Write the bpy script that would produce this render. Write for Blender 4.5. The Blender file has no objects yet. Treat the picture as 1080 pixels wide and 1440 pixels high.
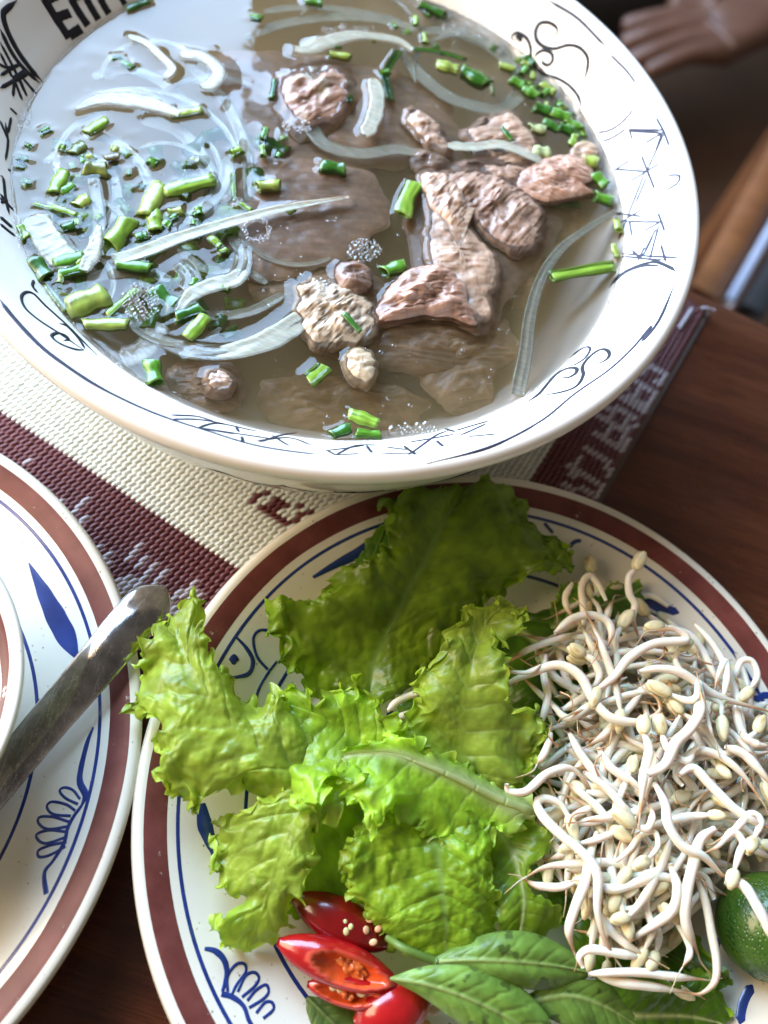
import bpy, math, random
import numpy as np
from mathutils import Vector, Matrix, noise as mn
random.seed(7); rng = np.random.default_rng(7)
scene = bpy.context.scene
COL = scene.collection
CM = 0.01
# ------------------------------------------------------------------ camera
CAM_H, TILT, ROLL, FPX = 27.322, 0.4514, 0.3418, 1200.0
cam_d = bpy.data.cameras.new('camera'); cam = bpy.data.objects.new('camera', cam_d); COL.objects.link(cam)
cam.matrix_world = Matrix.Translation((0, 0, CAM_H*CM)) @ Matrix.Rotation(TILT, 4, 'X') @ Matrix.Rotation(ROLL, 4, 'Z')
cam_d.sensor_fit = 'AUTO'; cam_d.sensor_width = 36.0; cam_d.lens = 36.0*FPX/1440.0
cam_d.clip_start = 0.01; cam_d.clip_end = 50
cam_d.dof.use_dof = True; cam_d.dof.focus_distance = 0.245; cam_d.dof.aperture_fstop = 7.0
scene.camera = cam
scene.cycles.volume_bounces = 2
# ------------------------------------------------------------------ world and light
w = bpy.data.worlds.new('World'); scene.world = w; w.use_nodes = True
bg = w.node_tree.nodes['Background']; bg.inputs[1].default_value = 1.0
_t = w.node_tree; _g = _t.nodes.new('ShaderNodeTexCoord'); _s = _t.nodes.new('ShaderNodeSeparateXYZ'); _r = _t.nodes.new('ShaderNodeValToRGB')
_t.links.new(_g.outputs['Generated'], _s.inputs[0]); _t.links.new(_s.outputs[2], _r.inputs[0]); _t.links.new(_r.outputs[0], bg.inputs[0])
_r.color_ramp.elements[0].position = .05; _r.color_ramp.elements[0].color = (.44, .38, .32, 1)      # open sides of the room
_r.color_ramp.elements[1].position = .75; _r.color_ramp.elements[1].color = (.17, .15, .13, 1)      # under the roof
scene.view_settings.view_transform = 'Standard'; scene.view_settings.look = 'None'
scene.view_settings.exposure = -0.16; scene.view_settings.gamma = 1.0
def area(name, loc, aim, sx, sy, power, color):
    d = bpy.data.lights.new(name, 'AREA'); d.shape = 'RECTANGLE'; d.size = sx; d.size_y = sy; d.energy = power; d.color = color
    o = bpy.data.objects.new(name, d); COL.objects.link(o)
    z = (Vector(loc)-Vector(aim)).normalized(); x = Vector((0, 0, 1)).cross(z).normalized(); y = z.cross(x)
    o.matrix_world = Matrix.Translation(loc) @ Matrix((x, y, z)).transposed().to_4x4()
    return o
az = math.radians(-45); dirw = Vector((math.sin(az), math.cos(az), 0)); side = Vector((dirw.y, -dirw.x, 0))
wc = dirw*1.5 + side*(-0.17) + Vector((0, 0, 1.05))
area('window_light', wc, wc-dirw, 1.66, 1.70, 215.0, (0.45, 0.675, 1.0))
az2 = math.radians(-92); dir2 = Vector((math.sin(az2), math.cos(az2), 0))
wc2 = dir2*1.5 + Vector((0, 0, 1.0)); area('warm_side_fill', wc2, Vector((0, 0.12, 0.03)), 1.3, 0.9, 56.0, (1.0, 0.76, 0.50))  # added warm fill lamp, offsets the blue cast of the window light
# ------------------------------------------------------------------ picture <-> place
RC = Matrix.Rotation(TILT, 3, 'X') @ Matrix.Rotation(ROLL, 3, 'Z')
RCN = np.array(RC)
def P(px, py, z):
    d = RCN @ np.array([(px-540)/FPX, -(py-720)/FPX, -1.0]); t = (z-CAM_H)/d[2]
    return np.array([d[0]*t, d[1]*t, z])
def pxcm(z): return (CAM_H-z)/FPX*1.08       # size of one photo pixel at height z, in cm
def PS(px, py, f, c, z0=5.0):                # a point on a turned surface of height f(r) round c
    z = z0
    for _ in range(40):
        p = P(px, py, z); z = 0.6*z+0.4*f(math.hypot(p[0]-c[0], p[1]-c[1]))
    return P(px, py, z)
# ------------------------------------------------------------------ materials
class M:
    def __init__(s, name):
        s.m = bpy.data.materials.new(name); s.m.use_nodes = True; s.t = s.m.node_tree; s.n = s.t.nodes
        s.b = s.n['Principled BSDF']; s.out = s.n['Material Output']
        s.tc = s.n.new('ShaderNodeTexCoord')
    def node(s, t, **k):
        n = s.n.new(t)
        for a, v in k.items():
            if a.startswith('i_'): n.inputs[a[2:].replace('_', ' ')].default_value = v
            else: setattr(n, a, v)
        return n
    def link(s, a, b): s.t.links.new(a, b); return s
    def set(s, **k):
        for a, v in k.items(): s.b.inputs[a.replace('_', ' ')].default_value = v
        return s
    def noise(s, scale, detail=4, rough=.55, stretch=None, dist=0):
        n = s.node('ShaderNodeTexNoise'); n.inputs['Scale'].default_value = scale; n.inputs['Detail'].default_value = detail
        n.inputs['Roughness'].default_value = rough; n.inputs['Distortion'].default_value = dist
        mp = s.node('ShaderNodeMapping')
        if stretch: mp.inputs['Scale'].default_value = stretch[0]; mp.inputs['Rotation'].default_value = stretch[1]
        s.link(s.tc.outputs['Object'], mp.inputs[0]); s.link(mp.outputs[0], n.inputs[0]); return n.outputs[0]
    def voro(s, scale, feature='F1', rnd=1):
        n = s.node('ShaderNodeTexVoronoi', feature=feature); n.inputs['Scale'].default_value = scale
        n.inputs['Randomness'].default_value = rnd
        s.link(s.tc.outputs['Object'], n.inputs[0]); return n.outputs['Distance']
    def ramp(s, src, stops):
        r = s.node('ShaderNodeValToRGB'); e = r.color_ramp.elements
        while len(e) < len(stops): e.new(.5)
        for q, (p, c) in zip(e, stops): q.position = p; q.color = (*c, 1) if len(c) == 3 else c
        s.link(src, r.inputs[0]); return r.outputs[0]
    def mix(s, f, a, b, mode='MIX'):
        x = s.node('ShaderNodeMix', data_type='RGBA', blend_type=mode)
        for v, i in ((f, 0), (a, 6), (b, 7)):
            if hasattr(v, 'links'): s.link(v, x.inputs[i])
            elif i == 0: x.inputs[0].default_value = v
            else: x.inputs[i].default_value = (*v, 1)
        return x.outputs[2]
    def attr(s, name='Col'):
        a = s.node('ShaderNodeVertexColor', layer_name=name); return a.outputs[0]
    def col(s, src): s.link(src, s.b.inputs['Base Color']); return s
    def bump(s, src, dist=.0002, strength=.5, to=None):
        b = s.node('ShaderNodeBump'); b.inputs['Strength'].default_value = strength; b.inputs['Distance'].default_value = dist
        s.link(src, b.inputs['Height']); s.link(b.outputs[0], s.b.inputs['Normal']); return b.outputs[0]
def rgb(r, g, b):
    f = lambda c: (c/255/12.92) if c/255 <= .04045 else ((c/255+.055)/1.055)**2.4
    return (f(r), f(g), f(b))
def mat_ceramic(name, c, speck=True, rough=.12):
    m = M(name); m.set(Roughness=rough, Specular_IOR_Level=.55, Coat_Weight=.3, Coat_Roughness=.05)
    base = m.mix(m.ramp(m.noise(35, 3), [(.35, (0, 0, 0)), (.7, (1, 1, 1))]), c, tuple(x*.93 for x in c))
    if speck:
        v = m.voro(430); k = m.ramp(v, [(.10, (1, 1, 1)), (.17, (0, 0, 0))])
        n = m.ramp(m.noise(180, 2), [(.52, (0, 0, 0)), (.60, (1, 1, 1))])
        kk = m.mix(1, k, n, 'MULTIPLY')
        base = m.mix(kk, base, (.30, .22, .14))
    m.col(base); m.bump(m.noise(90, 2), .00012, .25); return m.m
MAT = {}
MAT['bowl'] = mat_ceramic('bowl_glaze', (.88, .83, .75), False)
MAT['plate'] = mat_ceramic('plate_glaze', (.74, .695, .575))
def mat_paint(name, c, worn=None, rough=.2):
    m = M(name); m.set(Roughness=rough, Specular_IOR_Level=.5 if rough < .3 else .28, Coat_Weight=.3 if rough < .3 else 0, Coat_Roughness=.12)
    b = m.mix(m.ramp(m.noise(120, 5), [(.3, (0, 0, 0)), (.75, (1, 1, 1))]), c, tuple(min(1, x*1.6+.01) for x in c))
    if worn:
        k = m.ramp(m.noise(260, 6, .7), [(.66, (0, 0, 0)), (.70, (1, 1, 1))]); b = m.mix(k, b, worn)
    m.col(b); return m.m
MAT['maroon_glaze'] = mat_paint('maroon_glaze', (.105, .026, .020), (.50, .42, .36), .38)
MAT['blue_glaze'] = mat_paint('cobalt_glaze', (.006, .022, .125))
def mat_wood(name, a, b, sc=6, rough=.25):
    m = M(name); m.set(Roughness=rough, Specular_IOR_Level=.38, Coat_Weight=.10, Coat_Roughness=.15)
    n = m.noise(sc, 8, .65, ((1, 14, 1), (0, 0, 1.05)), .4); n2 = m.noise(sc*9, 6, .7, ((1, 22, 1), (0, 0, 1.05)))
    c = m.ramp(n, [(.3, a), (.62, b), (.8, a)])
    c = m.mix(m.ramp(n2, [(.35, (0, 0, 0)), (.65, (.7, .7, .7))]), c, tuple(x*.45 for x in a)); m.col(c)
    r = m.ramp(m.noise(25, 5, .6), [(.3, (rough*.8,)*3), (.75, (rough*1.7,)*3)]); m.link(r, m.b.inputs['Roughness'])
    m.bump(n2, .0002, .25); return m.m
MAT['table'] = mat_wood('dark_red_brown_table_wood', (.062, .014, .006), (.15, .040, .014))
MAT['chairwood'] = mat_wood('orange_brown_chair_wood', (.12, .042, .014), (.22, .085, .028), 4, .4)
def mat_plain(name, c, rough=.5, metal=0, spec=.5, ns=60, var=.25):
    m = M(name); m.set(Roughness=rough, Metallic=metal, Specular_IOR_Level=spec)
    m.col(m.mix(m.noise(ns, 4), tuple(x*(1-var) for x in c), tuple(min(1, x*(1+var)) for x in c))); return m.m
MAT['ink'] = mat_plain('black_underglaze', (.014, .013, .016), .5, spec=.2, var=.2)
MAT['ink_thin'] = mat_plain('thin_grey_blue_underglaze', (.026, .024, .042), .5, spec=.2, var=.2)
MAT['floor'] = mat_plain('dark_brown_floor', (.060, .030, .018), .45, ns=9, var=.6)
MAT['black'] = mat_plain('black_cloth', (.006, .006, .007), .8)
MAT['palemetal'] = mat_plain('pale_blue_metal', (.42, .48, .62), .35, .3)
MAT['redfloor'] = mat_plain('dull_red_cloth', (.16, .025, .018), .7)
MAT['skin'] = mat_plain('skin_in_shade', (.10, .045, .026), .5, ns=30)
def mat_cord(name, c):
    m = M(name); m.set(Roughness=.42, Specular_IOR_Level=.45)
    m.col(m.mix(m.noise(300, 3), tuple(x*.72 for x in c), tuple(min(1, x*1.15) for x in c))); return m.m
MAT['cream_cord'] = mat_cord('cream_vinyl_cord', (.76, .77, .67))
MAT['maroon_cord'] = mat_cord('maroon_vinyl_cord', (.15, .037, .036))
MAT['pale_cord'] = mat_cord('pale_pink_vinyl_cord', (.50, .42, .42))
MAT['mat_base'] = mat_plain('dark_vinyl_backing', (.10, .07, .06), .6)
def mat_metal():
    m = M('scratched_stainless_steel'); m.set(Metallic=1.0, Roughness=.16); m.b.inputs['Base Color'].default_value = (.52, .51, .50, 1)
    n = m.noise(500, 5, .8, ((1, .06, 1), (0, 0, .9)), .6); n2 = m.noise(700, 4, .85, ((1, .05, 1), (0, 0, -.5)), .6)
    sc_ = m.ramp(n, [(.585, (0, 0, 0)), (.60, (1, 1, 1)), (.615, (0, 0, 0))]); s2 = m.ramp(n2, [(.57, (0, 0, 0)), (.585, (1, 1, 1)), (.60, (0, 0, 0))])
    sm = m.mix(m.ramp(m.noise(90, 5, .6), [(.35, (0, 0, 0)), (.65, (1, 1, 1))]), (.20, .195, .20), (.50, .49, .48))
    m.col(m.mix(s2, m.mix(sc_, sm, (.85, .85, .85)), (.72, .72, .72)))
    k = m.mix(.5, n, n2); m.bump(k, .00007, .6)
    m.link(m.ramp(m.noise(80, 5), [(.35, (.05,)*3), (.7, (.17,)*3)]), m.b.inputs['Roughness']); return m.m
MAT['steel'] = mat_metal()
def mat_leaf(name, transl=.5, rough=.33, spec=.55, bs=420, bd=.00022):
    m = M(name); m.set(Roughness=rough, Specular_IOR_Level=spec)
    c = m.mix(m.ramp(m.noise(140, 5), [(.3, (0, 0, 0)), (.7, (.55, .55, .55))]), m.attr(), m.mix(1, m.attr(), (.62, .72, .5), 'MULTIPLY'))
    m.col(c); nb = m.bump(m.mix(.5, m.voro(bs), m.noise(bs*.45, 4)), bd, .6)
    tr = m.node('ShaderNodeBsdfTranslucent'); m.link(m.mix(1, c, (1.15, 1.1, .5), 'MULTIPLY'), tr.inputs[0]); m.link(nb, tr.inputs['Normal'])
    mx = m.node('ShaderNodeMixShader'); mx.inputs[0].default_value = transl
    m.link(m.b.outputs[0], mx.inputs[1]); m.link(tr.outputs[0], mx.inputs[2]); m.link(mx.outputs[0], m.out.inputs[0]); return m.m
MAT['lettuce'] = mat_leaf('lettuce_leaf'); MAT['basil'] = mat_leaf('basil_leaf', .22, .42, .5, 380, .0004)
MAT['scallion'] = mat_leaf('spring_onion', .22, .22, .6, 350, .0002)
def mat_onion(name, tp, c=(.80, .80, .70)):
    m = M(name); m.set(Roughness=.12, Specular_IOR_Level=.6, Subsurface_Weight=.25, Subsurface_Scale=.003)
    n = m.noise(170, 4, .6, ((1, 6, 1), (0, 0, .4)))
    m.col(m.mix(m.ramp(n, [(.35, (0, 0, 0)), (.7, (1, 1, 1))]), tuple(x*.68 for x in c), c)); m.bump(n, .0002, .4)
    tr = m.node('ShaderNodeBsdfTransparent'); mx = m.node('ShaderNodeMixShader'); mx.inputs[0].default_value = tp
    m.link(m.b.outputs[0], mx.inputs[1]); m.link(tr.outputs[0], mx.inputs[2]); m.link(mx.outputs[0], m.out.inputs[0]); return m.m
MAT['onion'] = mat_onion('translucent_onion', .50, (.66, .68, .56)); MAT['onion2'] = mat_onion('sunken_onion', .45, (.78, .78, .64))
def mat_attr(name, rough=.3, sss=0, spec=.5, bn=300, bd=.0002, coat=0, var=.25, st=None):
    m = M(name); m.set(Roughness=rough, Specular_IOR_Level=spec, Coat_Weight=coat, Coat_Roughness=.06)
    if sss: m.set(Subsurface_Weight=sss, Subsurface_Scale=.0025)
    n = m.noise(bn, 5, .6, st); a = m.attr()
    m.col(m.mix(m.ramp(n, [(.3, (0, 0, 0)), (.7, (1, 1, 1))]), m.mix(1, a, (1-var,)*3, 'MULTIPLY'), a)); m.bump(n, bd, .6); return m.m
MAT['meat'] = mat_attr('boiled_beef', .42, .2, .45, 420, .0003, .12, .30)
MAT['sprout'] = mat_attr('bean_sprout_flesh', .20, .55, .55, 500, .00005, .15, .08)
MAT['bean'] = mat_attr('bean_cotyledon', .38, .2, .5, 380, .0002, 0, .18)
MAT['chilli'] = mat_attr('chilli_skin', .20, .12, .55, 160, .00025, .25, .35)
MAT['pulp'] = mat_attr('chilli_pulp', .28, .3, .6, 500, .0006, .3, .45)
MAT['seed'] = mat_attr('chilli_seed', .3, .3, .5, 400, .0002, .2, .2)
def mat_lime():
    m = M('lime_peel'); m.set(Roughness=.3, Specular_IOR_Level=.5, Coat_Weight=.2, Coat_Roughness=.15)
    m.col(m.mix(m.ramp(m.noise(70, 4), [(.35, (0, 0, 0)), (.7, (1, 1, 1))]), (.03, .085, .008), (.10, .19, .02)))
    v = m.voro(900); m.bump(m.ramp(v, [(0, (0, 0, 0)), (.5, (1, 1, 1))]), .00035, .7); return m.m
MAT['lime'] = mat_lime()
def mat_broth():
    m = M('clear_brown_broth'); m.n.remove(m.b)
    fr = m.node('ShaderNodeFresnel'); fr.inputs['IOR'].default_value = 1.31
    gl = m.node('ShaderNodeBsdfGlossy'); gl.inputs['Roughness'].default_value = .006; gl.inputs[0].default_value = (1, 1, 1, 1)
    n = m.noise(60, 3); b = m.node('ShaderNodeBump'); b.inputs['Strength'].default_value = .25; b.inputs['Distance'].default_value = .0004
    m.link(n, b.inputs['Height']); m.link(b.outputs[0], gl.inputs['Normal'])
    tr = m.node('ShaderNodeBsdfTransparent'); mx = m.node('ShaderNodeMixShader')
    m.link(fr.outputs[0], mx.inputs[0]); m.link(tr.outputs[0], mx.inputs[1]); m.link(gl.outputs[0], mx.inputs[2]); m.link(mx.outputs[0], m.out.inputs[0])
    va = m.node('ShaderNodeVolumeAbsorption'); va.inputs[0].default_value = (.84, .58, .22, 1); va.inputs['Density'].default_value = 26
    vs = m.node('ShaderNodeVolumeScatter'); vs.inputs[0].default_value = (.99, .77, .38, 1); vs.inputs['Density'].default_value = 36
    ad = m.node('ShaderNodeAddShader'); m.link(va.outputs[0], ad.inputs[0]); m.link(vs.outputs[0], ad.inputs[1]); m.link(ad.outputs[0], m.out.inputs[1])
    return m.m
MAT['broth'] = mat_broth()
def mat_bubble():
    m = M('bubble_film'); m.n.remove(m.b)
    lw = m.node('ShaderNodeLayerWeight'); lw.inputs[0].default_value = .45
    gl = m.node('ShaderNodeBsdfGlossy'); gl.inputs['Roughness'].default_value = .05
    tr = m.node('ShaderNodeBsdfTransparent'); mx = m.node('ShaderNodeMixShader')
    m.link(m.ramp(lw.outputs['Facing'], [(.2, (.08,)*3), (.9, (.55,)*3)]), mx.inputs[0]); m.link(tr.outputs[0], mx.inputs[1]); m.link(gl.outputs[0], mx.inputs[2]); m.link(mx.outputs[0], m.out.inputs[0]); return m.m
MAT['bubble'] = mat_bubble()
# ------------------------------------------------------------------ object helpers
def tag(o, label=None, cat=None, group=None, kind=None):
    for k, v in (('label', label), ('category', cat), ('group', group), ('kind', kind)):
        if v: o[k] = v
    return o
def empty(name, loc=(0, 0, 0)):
    o = bpy.data.objects.new(name, None); COL.objects.link(o); o.empty_display_size = .01; o.location = Vector([c*CM for c in loc]); return o
def mk(name, V, F, mat, parent=None, cols=None, smooth=True, mats=None, fm=None):
    V = np.asarray(V, float)*CM
    off = np.array(parent_loc(parent)) if parent is not None else np.zeros(3)
    org = V.mean(0) if parent is None else off
    me = bpy.data.meshes.new(name); me.from_pydata((V-org).tolist(), [], F)
    for m_ in (mats or [mat]): me.materials.append(m_)
    if fm is not None: me.polygons.foreach_set('material_index', fm)
    if smooth: me.polygons.foreach_set('use_smooth', [True]*len(me.polygons))
    if cols is not None:
        a = me.color_attributes.new('Col', 'FLOAT_COLOR', 'POINT'); c = np.ones((len(V), 4)); c[:, :3] = cols; a.data.foreach_set('color', c.ravel())
    me.update(); o = bpy.data.objects.new(name, me); COL.objects.link(o)
    if parent is None: o.location = org
    else: o.parent = parent
    return o
def parent_loc(p):
    v = Vector((0, 0, 0))
    while p is not None: v += p.location; p = p.parent
    return v
def cat(pts, n, closed=False):
    pts = np.asarray(pts, float)
    if len(pts) == 2: t = np.linspace(0, 1, n)[:, None]; return pts[0]*(1-t)+pts[1]*t
    if closed: Q = np.vstack([pts[-1], pts, pts[0], pts[1]])
    else: Q = np.vstack([2*pts[0]-pts[1], pts, 2*pts[-1]-pts[-2]])
    m = len(Q)-3
    d = np.linalg.norm(np.diff(Q[1:-1, :3], axis=0), axis=1)+1e-9; s = np.concatenate([[0], np.cumsum(d)])
    tt = np.linspace(0, s[-1], n, endpoint=not closed); out = []
    for t in tt:
        i = min(int(np.searchsorted(s, t, 'right'))-1, m-1); u = (t-s[i])/d[i]
        p0, p1, p2, p3 = Q[i:i+4]
        out.append(.5*((2*p1)+(-p0+p2)*u+(2*p0-5*p1+4*p2-p3)*u*u+(-p0+3*p1-3*p2+p3)*u**3))
    return np.array(out)
def grid_faces(n, m, wrap_m=False, off=0):
    F = []
    for i in range(n-1):
        for j in range(m if wrap_m else m-1):
            k = (j+1) % m; F.append((off+i*m+j, off+i*m+k, off+(i+1)*m+k, off+(i+1)*m+j))
    return F
def frames(C, up=(0, 0, 1)):
    T = np.gradient(C, axis=0); T /= np.linalg.norm(T, axis=1)[:, None]+1e-9
    N = []; u = np.array(up, float)
    for t in T:
        n = u-t*np.dot(u, t); l = np.linalg.norm(n)
        if l < 1e-3: n = np.array([1., 0, 0])-t*t[0]; l = np.linalg.norm(n)
        n /= l; N.append(n); u = n*.85+np.array(up)*.15
    N = np.array(N); return T, N, np.cross(T, N)
def tubeVF(C, ra, rb, seg=10, cap=True, off=0):
    """ra across, rb along the up normal"""
    T, N, B = frames(C); n = len(C); ra = np.broadcast_to(ra, n); rb = np.broadcast_to(rb, n)
    a = np.linspace(0, 2*np.pi, seg, endpoint=False)
    V = (C[:, None]+B[:, None]*(ra[:, None]*np.cos(a))[..., None]+N[:, None]*(rb[:, None]*np.sin(a))[..., None]).reshape(-1, 3)
    F = grid_faces(n, seg, True, off)
    if cap: F += [tuple(off+j for j in range(seg)), tuple(off+(n-1)*seg+j for j in reversed(range(seg)))]
    return V, F
def lathe(name, prof, c, mat, parent, seg=192, sub=6, smooth_prof=True, z0=0):
    Pf = cat(np.array([(r, z, 0) for r, z in prof]), (len(prof)-1)*sub+1)[:, :2] if smooth_prof else np.array(prof, float)
    Pf[:, 0] = np.maximum(Pf[:, 0], 0.001)
    a = np.linspace(0, 2*np.pi, seg, endpoint=False)
    V = np.stack([c[0]+Pf[:, :1]*np.cos(a), c[1]+Pf[:, :1]*np.sin(a), np.repeat(Pf[:, 1:], seg, 1)+z0], -1).reshape(-1, 3)
    return mk(name, V, grid_faces(len(Pf), seg, True), mat, parent)
def ribbon(name, pts, width, f, c, mat, parent, z0=5, taper=0, lift=.014, n=None, world=False):
    """a painted stroke: a thin raised strip following the turned surface f round c"""
    Q = np.array([PS(x, y, f, c, z0) for x, y in pts]) if not world else np.array(pts, float)
    n = n or max(4, len(pts)*6); C = cat(Q, n)
    for i in range(n): C[i, 2] = f(math.hypot(C[i, 0]-c[0], C[i, 1]-c[1]))
    r = np.hypot(C[:, 0]-c[0], C[:, 1]-c[1]); e = .05
    sl = np.array([(f(x+e)-f(x-e))/(2*e) for x in r])
    rd = (C[:, :2]-np.array(c))/r[:, None]
    N = np.stack([-sl*rd[:, 0], -sl*rd[:, 1], np.ones(n)], 1); N /= np.linalg.norm(N, axis=1)[:, None]
    T = np.gradient(C, axis=0); T /= np.linalg.norm(T, axis=1)[:, None]+1e-9
    S = np.cross(N, T); S /= np.linalg.norm(S, axis=1)[:, None]+1e-9
    wd = np.broadcast_to(np.asarray(width, float)/2, n) if np.isscalar(width) else np.maximum(cat(np.array([(i_, w_, 0) for i_, w_ in enumerate(width)], float), n)[:, 1], .01)/2
    if taper: t = np.linspace(0, 1, n); wd = wd*np.clip(np.minimum(t, 1-t)/taper, .18, 1)
    wd = wd*(1+.03*np.sin(np.arange(n)*.9))
    rows = [C+S*wd[:, None]*k+N*l for k, l in ((-1, lift*.2), (-.8, lift), (.8, lift), (1, lift*.2))]
    V = np.stack(rows, 1).reshape(-1, 3)
    F = grid_faces(n, 4)
    return mk(name, V, F, mat, parent)
def surf_fn(prof, sub=8):
    Q = cat(np.array([(r, z, 0) for r, z in prof]), (len(prof)-1)*sub+1)[:, :2]; Q = Q[np.argsort(Q[:, 0])]
    return lambda r: float(np.interp(r, Q[:, 0], Q[:, 1]))
def fbm(p, o=4):
    return mn.fractal(Vector(p), 1.0, 2.0, o)
PI_ = math.pi
# ------------------------------------------------------------------ floor, table, background
mk('floor', [(-400, -300, -74), (400, -300, -74), (400, 500, -74), (-400, 500, -74)], [(0, 1, 2, 3)], MAT['floor'])['kind'] = 'structure'
tb = empty('dining_table', (2.6, -30.9, -74))
tag(tb, 'dark red-brown polished wooden table with a curved edge under the dishes', 'table')
lathe('tabletop', [(.1, -3), (58.6, -3), (59.6, -2.7), (60, -2), (60, -.8), (59.7, -.2), (59.3, 0), (58, 0), (.1, 0)], (2.6, -30.9), MAT['table'], tb, 320, 1, False)
lathe('pedestal', [(22, -74), (22, -71), (6, -66), (5, -40), (6, -6), (14, -3.05)], (2.6, -30.9), MAT['table'], tb, 48, 3)
# wooden chair with a padded seat beyond the table edge
def beam(name, a, b, wdt, th, mat, parent):
    a = np.array(a, float); b = np.array(b, float); C = cat([a, b], 6)
    T, N, B = frames(C); prof = [(-1, -1), (-1.0, .7), (-.85, 1), (.85, 1), (1, .7), (1, -1)]
    V = (C[:, None]+np.stack([B*wdt/2*x+N*th/2*y for x, y in prof], 1)).reshape(-1, 3)
    F = grid_faces(6, 6, True)+[(0, 1, 2, 3, 4, 5), tuple(30+j for j in (5, 4, 3, 2, 1, 0))]
    return mk(name, V, F, mat, parent)
ZC = -28
ch = empty('chair', tuple(P(1060, 300, -74)[:3])); tag(ch, 'orange-brown wooden chair edge with dark pad beyond the table, out of focus', 'chair')
def off(p, q, k): p = np.array(p, float); q = np.array(q, float); d = (q-p)/np.linalg.norm(q-p); return np.array([-d[1], d[0], 0])*k
A, B_ = P(985, 425, ZC), P(1150, 120, ZC)
beam('seat_rail', A, B_, 2.9, 2.5, MAT['chairwood'], ch)
A2, B2 = P(1025, 425, ZC+1), P(1190, 135, ZC+1)
beam('metal_strip', A2, B2, .8, .9, MAT['palemetal'], ch)
A3, B3 = P(1052, 445, ZC+.5), P(1225, 150, ZC+.5)
beam('seat_pad', A3, B3, 2.2, 2.0, MAT['black'], ch)
A4, B4 = P(1115, 470, ZC-.6), P(1300, 170, ZC-.6)
beam('seat_cover', A4, B4, 4.2, 1.6, MAT['redfloor'], ch)
for q in (P(1010, 380, ZC), P(1130, 160, ZC)):
    beam('leg', (q[0], q[1], ZC-.9), (q[0]+.5, q[1]+.5, -74), 3, 3, MAT['chairwood'], ch)
# person: a hand on a dark lap, far out of focus
def skinned(name, pts, edges, mat, parent, root=0, sub=2):
    V = np.array([p[:3] for p in pts])*CM; orgn = np.array(parent_loc(parent)) if parent else V.mean(0)
    me = bpy.data.meshes.new(name); me.from_pydata((V-orgn).tolist(), edges, []); me.materials.append(mat)
    o = bpy.data.objects.new(name, me); COL.objects.link(o)
    if parent: o.parent = parent
    else: o.location = orgn
    s = o.modifiers.new('skin', 'SKIN'); s.use_smooth_shade = True
    for i, p in enumerate(pts):
        sv = me.skin_vertices[0].data[i]; sv.radius = (p[3]*CM, p[4]*CM if len(p) > 4 else p[3]*CM); sv.use_root = (i == root)
    ss = o.modifiers.new('sub', 'SUBSURF'); ss.levels = sub; ss.render_levels = sub
    return o
ZH = -34
pe = empty('person', tuple(P(1000, 60, -30))); tag(pe, 'person in black clothes with a relaxed hand resting beyond the bowl, out of focus', 'person')
H = lambda x, y, z, r, r2=None: (*P(1010+(x-1010)*1.02+14, 50+(y-50)*.56-4, z), r*1.6, (r2 or r)*1.5)
pts = [H(1015, 45, ZH, 2.3, 1.5), H(1100, -10, ZH+.6, 2.1, 1.7), H(1240, -110, ZH+1.5, 2.9, 2.6), H(1400, -230, ZH+3, 3.9, 3.6),
       H(975, 45, ZH, 1.5, 1.1), H(985, 70, ZH, 1.5, 1.1), H(1000, 95, ZH-.2, 1.4, 1.1), H(975, 20, ZH, 1.4, 1.1),
       H(935, 40, ZH+.3, .85), H(895, 60, ZH-.3, .78), H(860, 80, ZH-1.5, .68),
       H(945, 75, ZH+.3, .85), H(905, 100, ZH-.3, .78), H(868, 125, ZH-1.6, .68),
       H(960, 100, ZH+.1, .8), H(925, 125, ZH-.5, .72), H(893, 150, ZH-1.7, .62),
       H(935, 10, ZH+.2, .82), H(895, 22, ZH-.4, .75), H(862, 35, ZH-1.4, .66),
       H(1010, 5, ZH-.4, 1.1), H(965, -22, ZH-.8, .95), H(925, -20, ZH-1.4, .8)]
eds = [(0, 1), (1, 2), (2, 3), (0, 4), (0, 5), (0, 6), (0, 7), (4, 8), (8, 9), (9, 10), (5, 11), (11, 12), (12, 13), (6, 14), (14, 15), (15, 16), (7, 17), (17, 18), (18, 19), (0, 20), (20, 21), (21, 22)]
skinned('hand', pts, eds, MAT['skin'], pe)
lap = [H(680, -60, -48, 6), H(860, -90, -47, 7, 6), H(1080, -220, -46, 7, 6), H(1300, -380, -44, 8, 7)]
skinned('trousers', lap, [(0, 1), (1, 2), (2, 3)], MAT['black'], pe)
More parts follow.
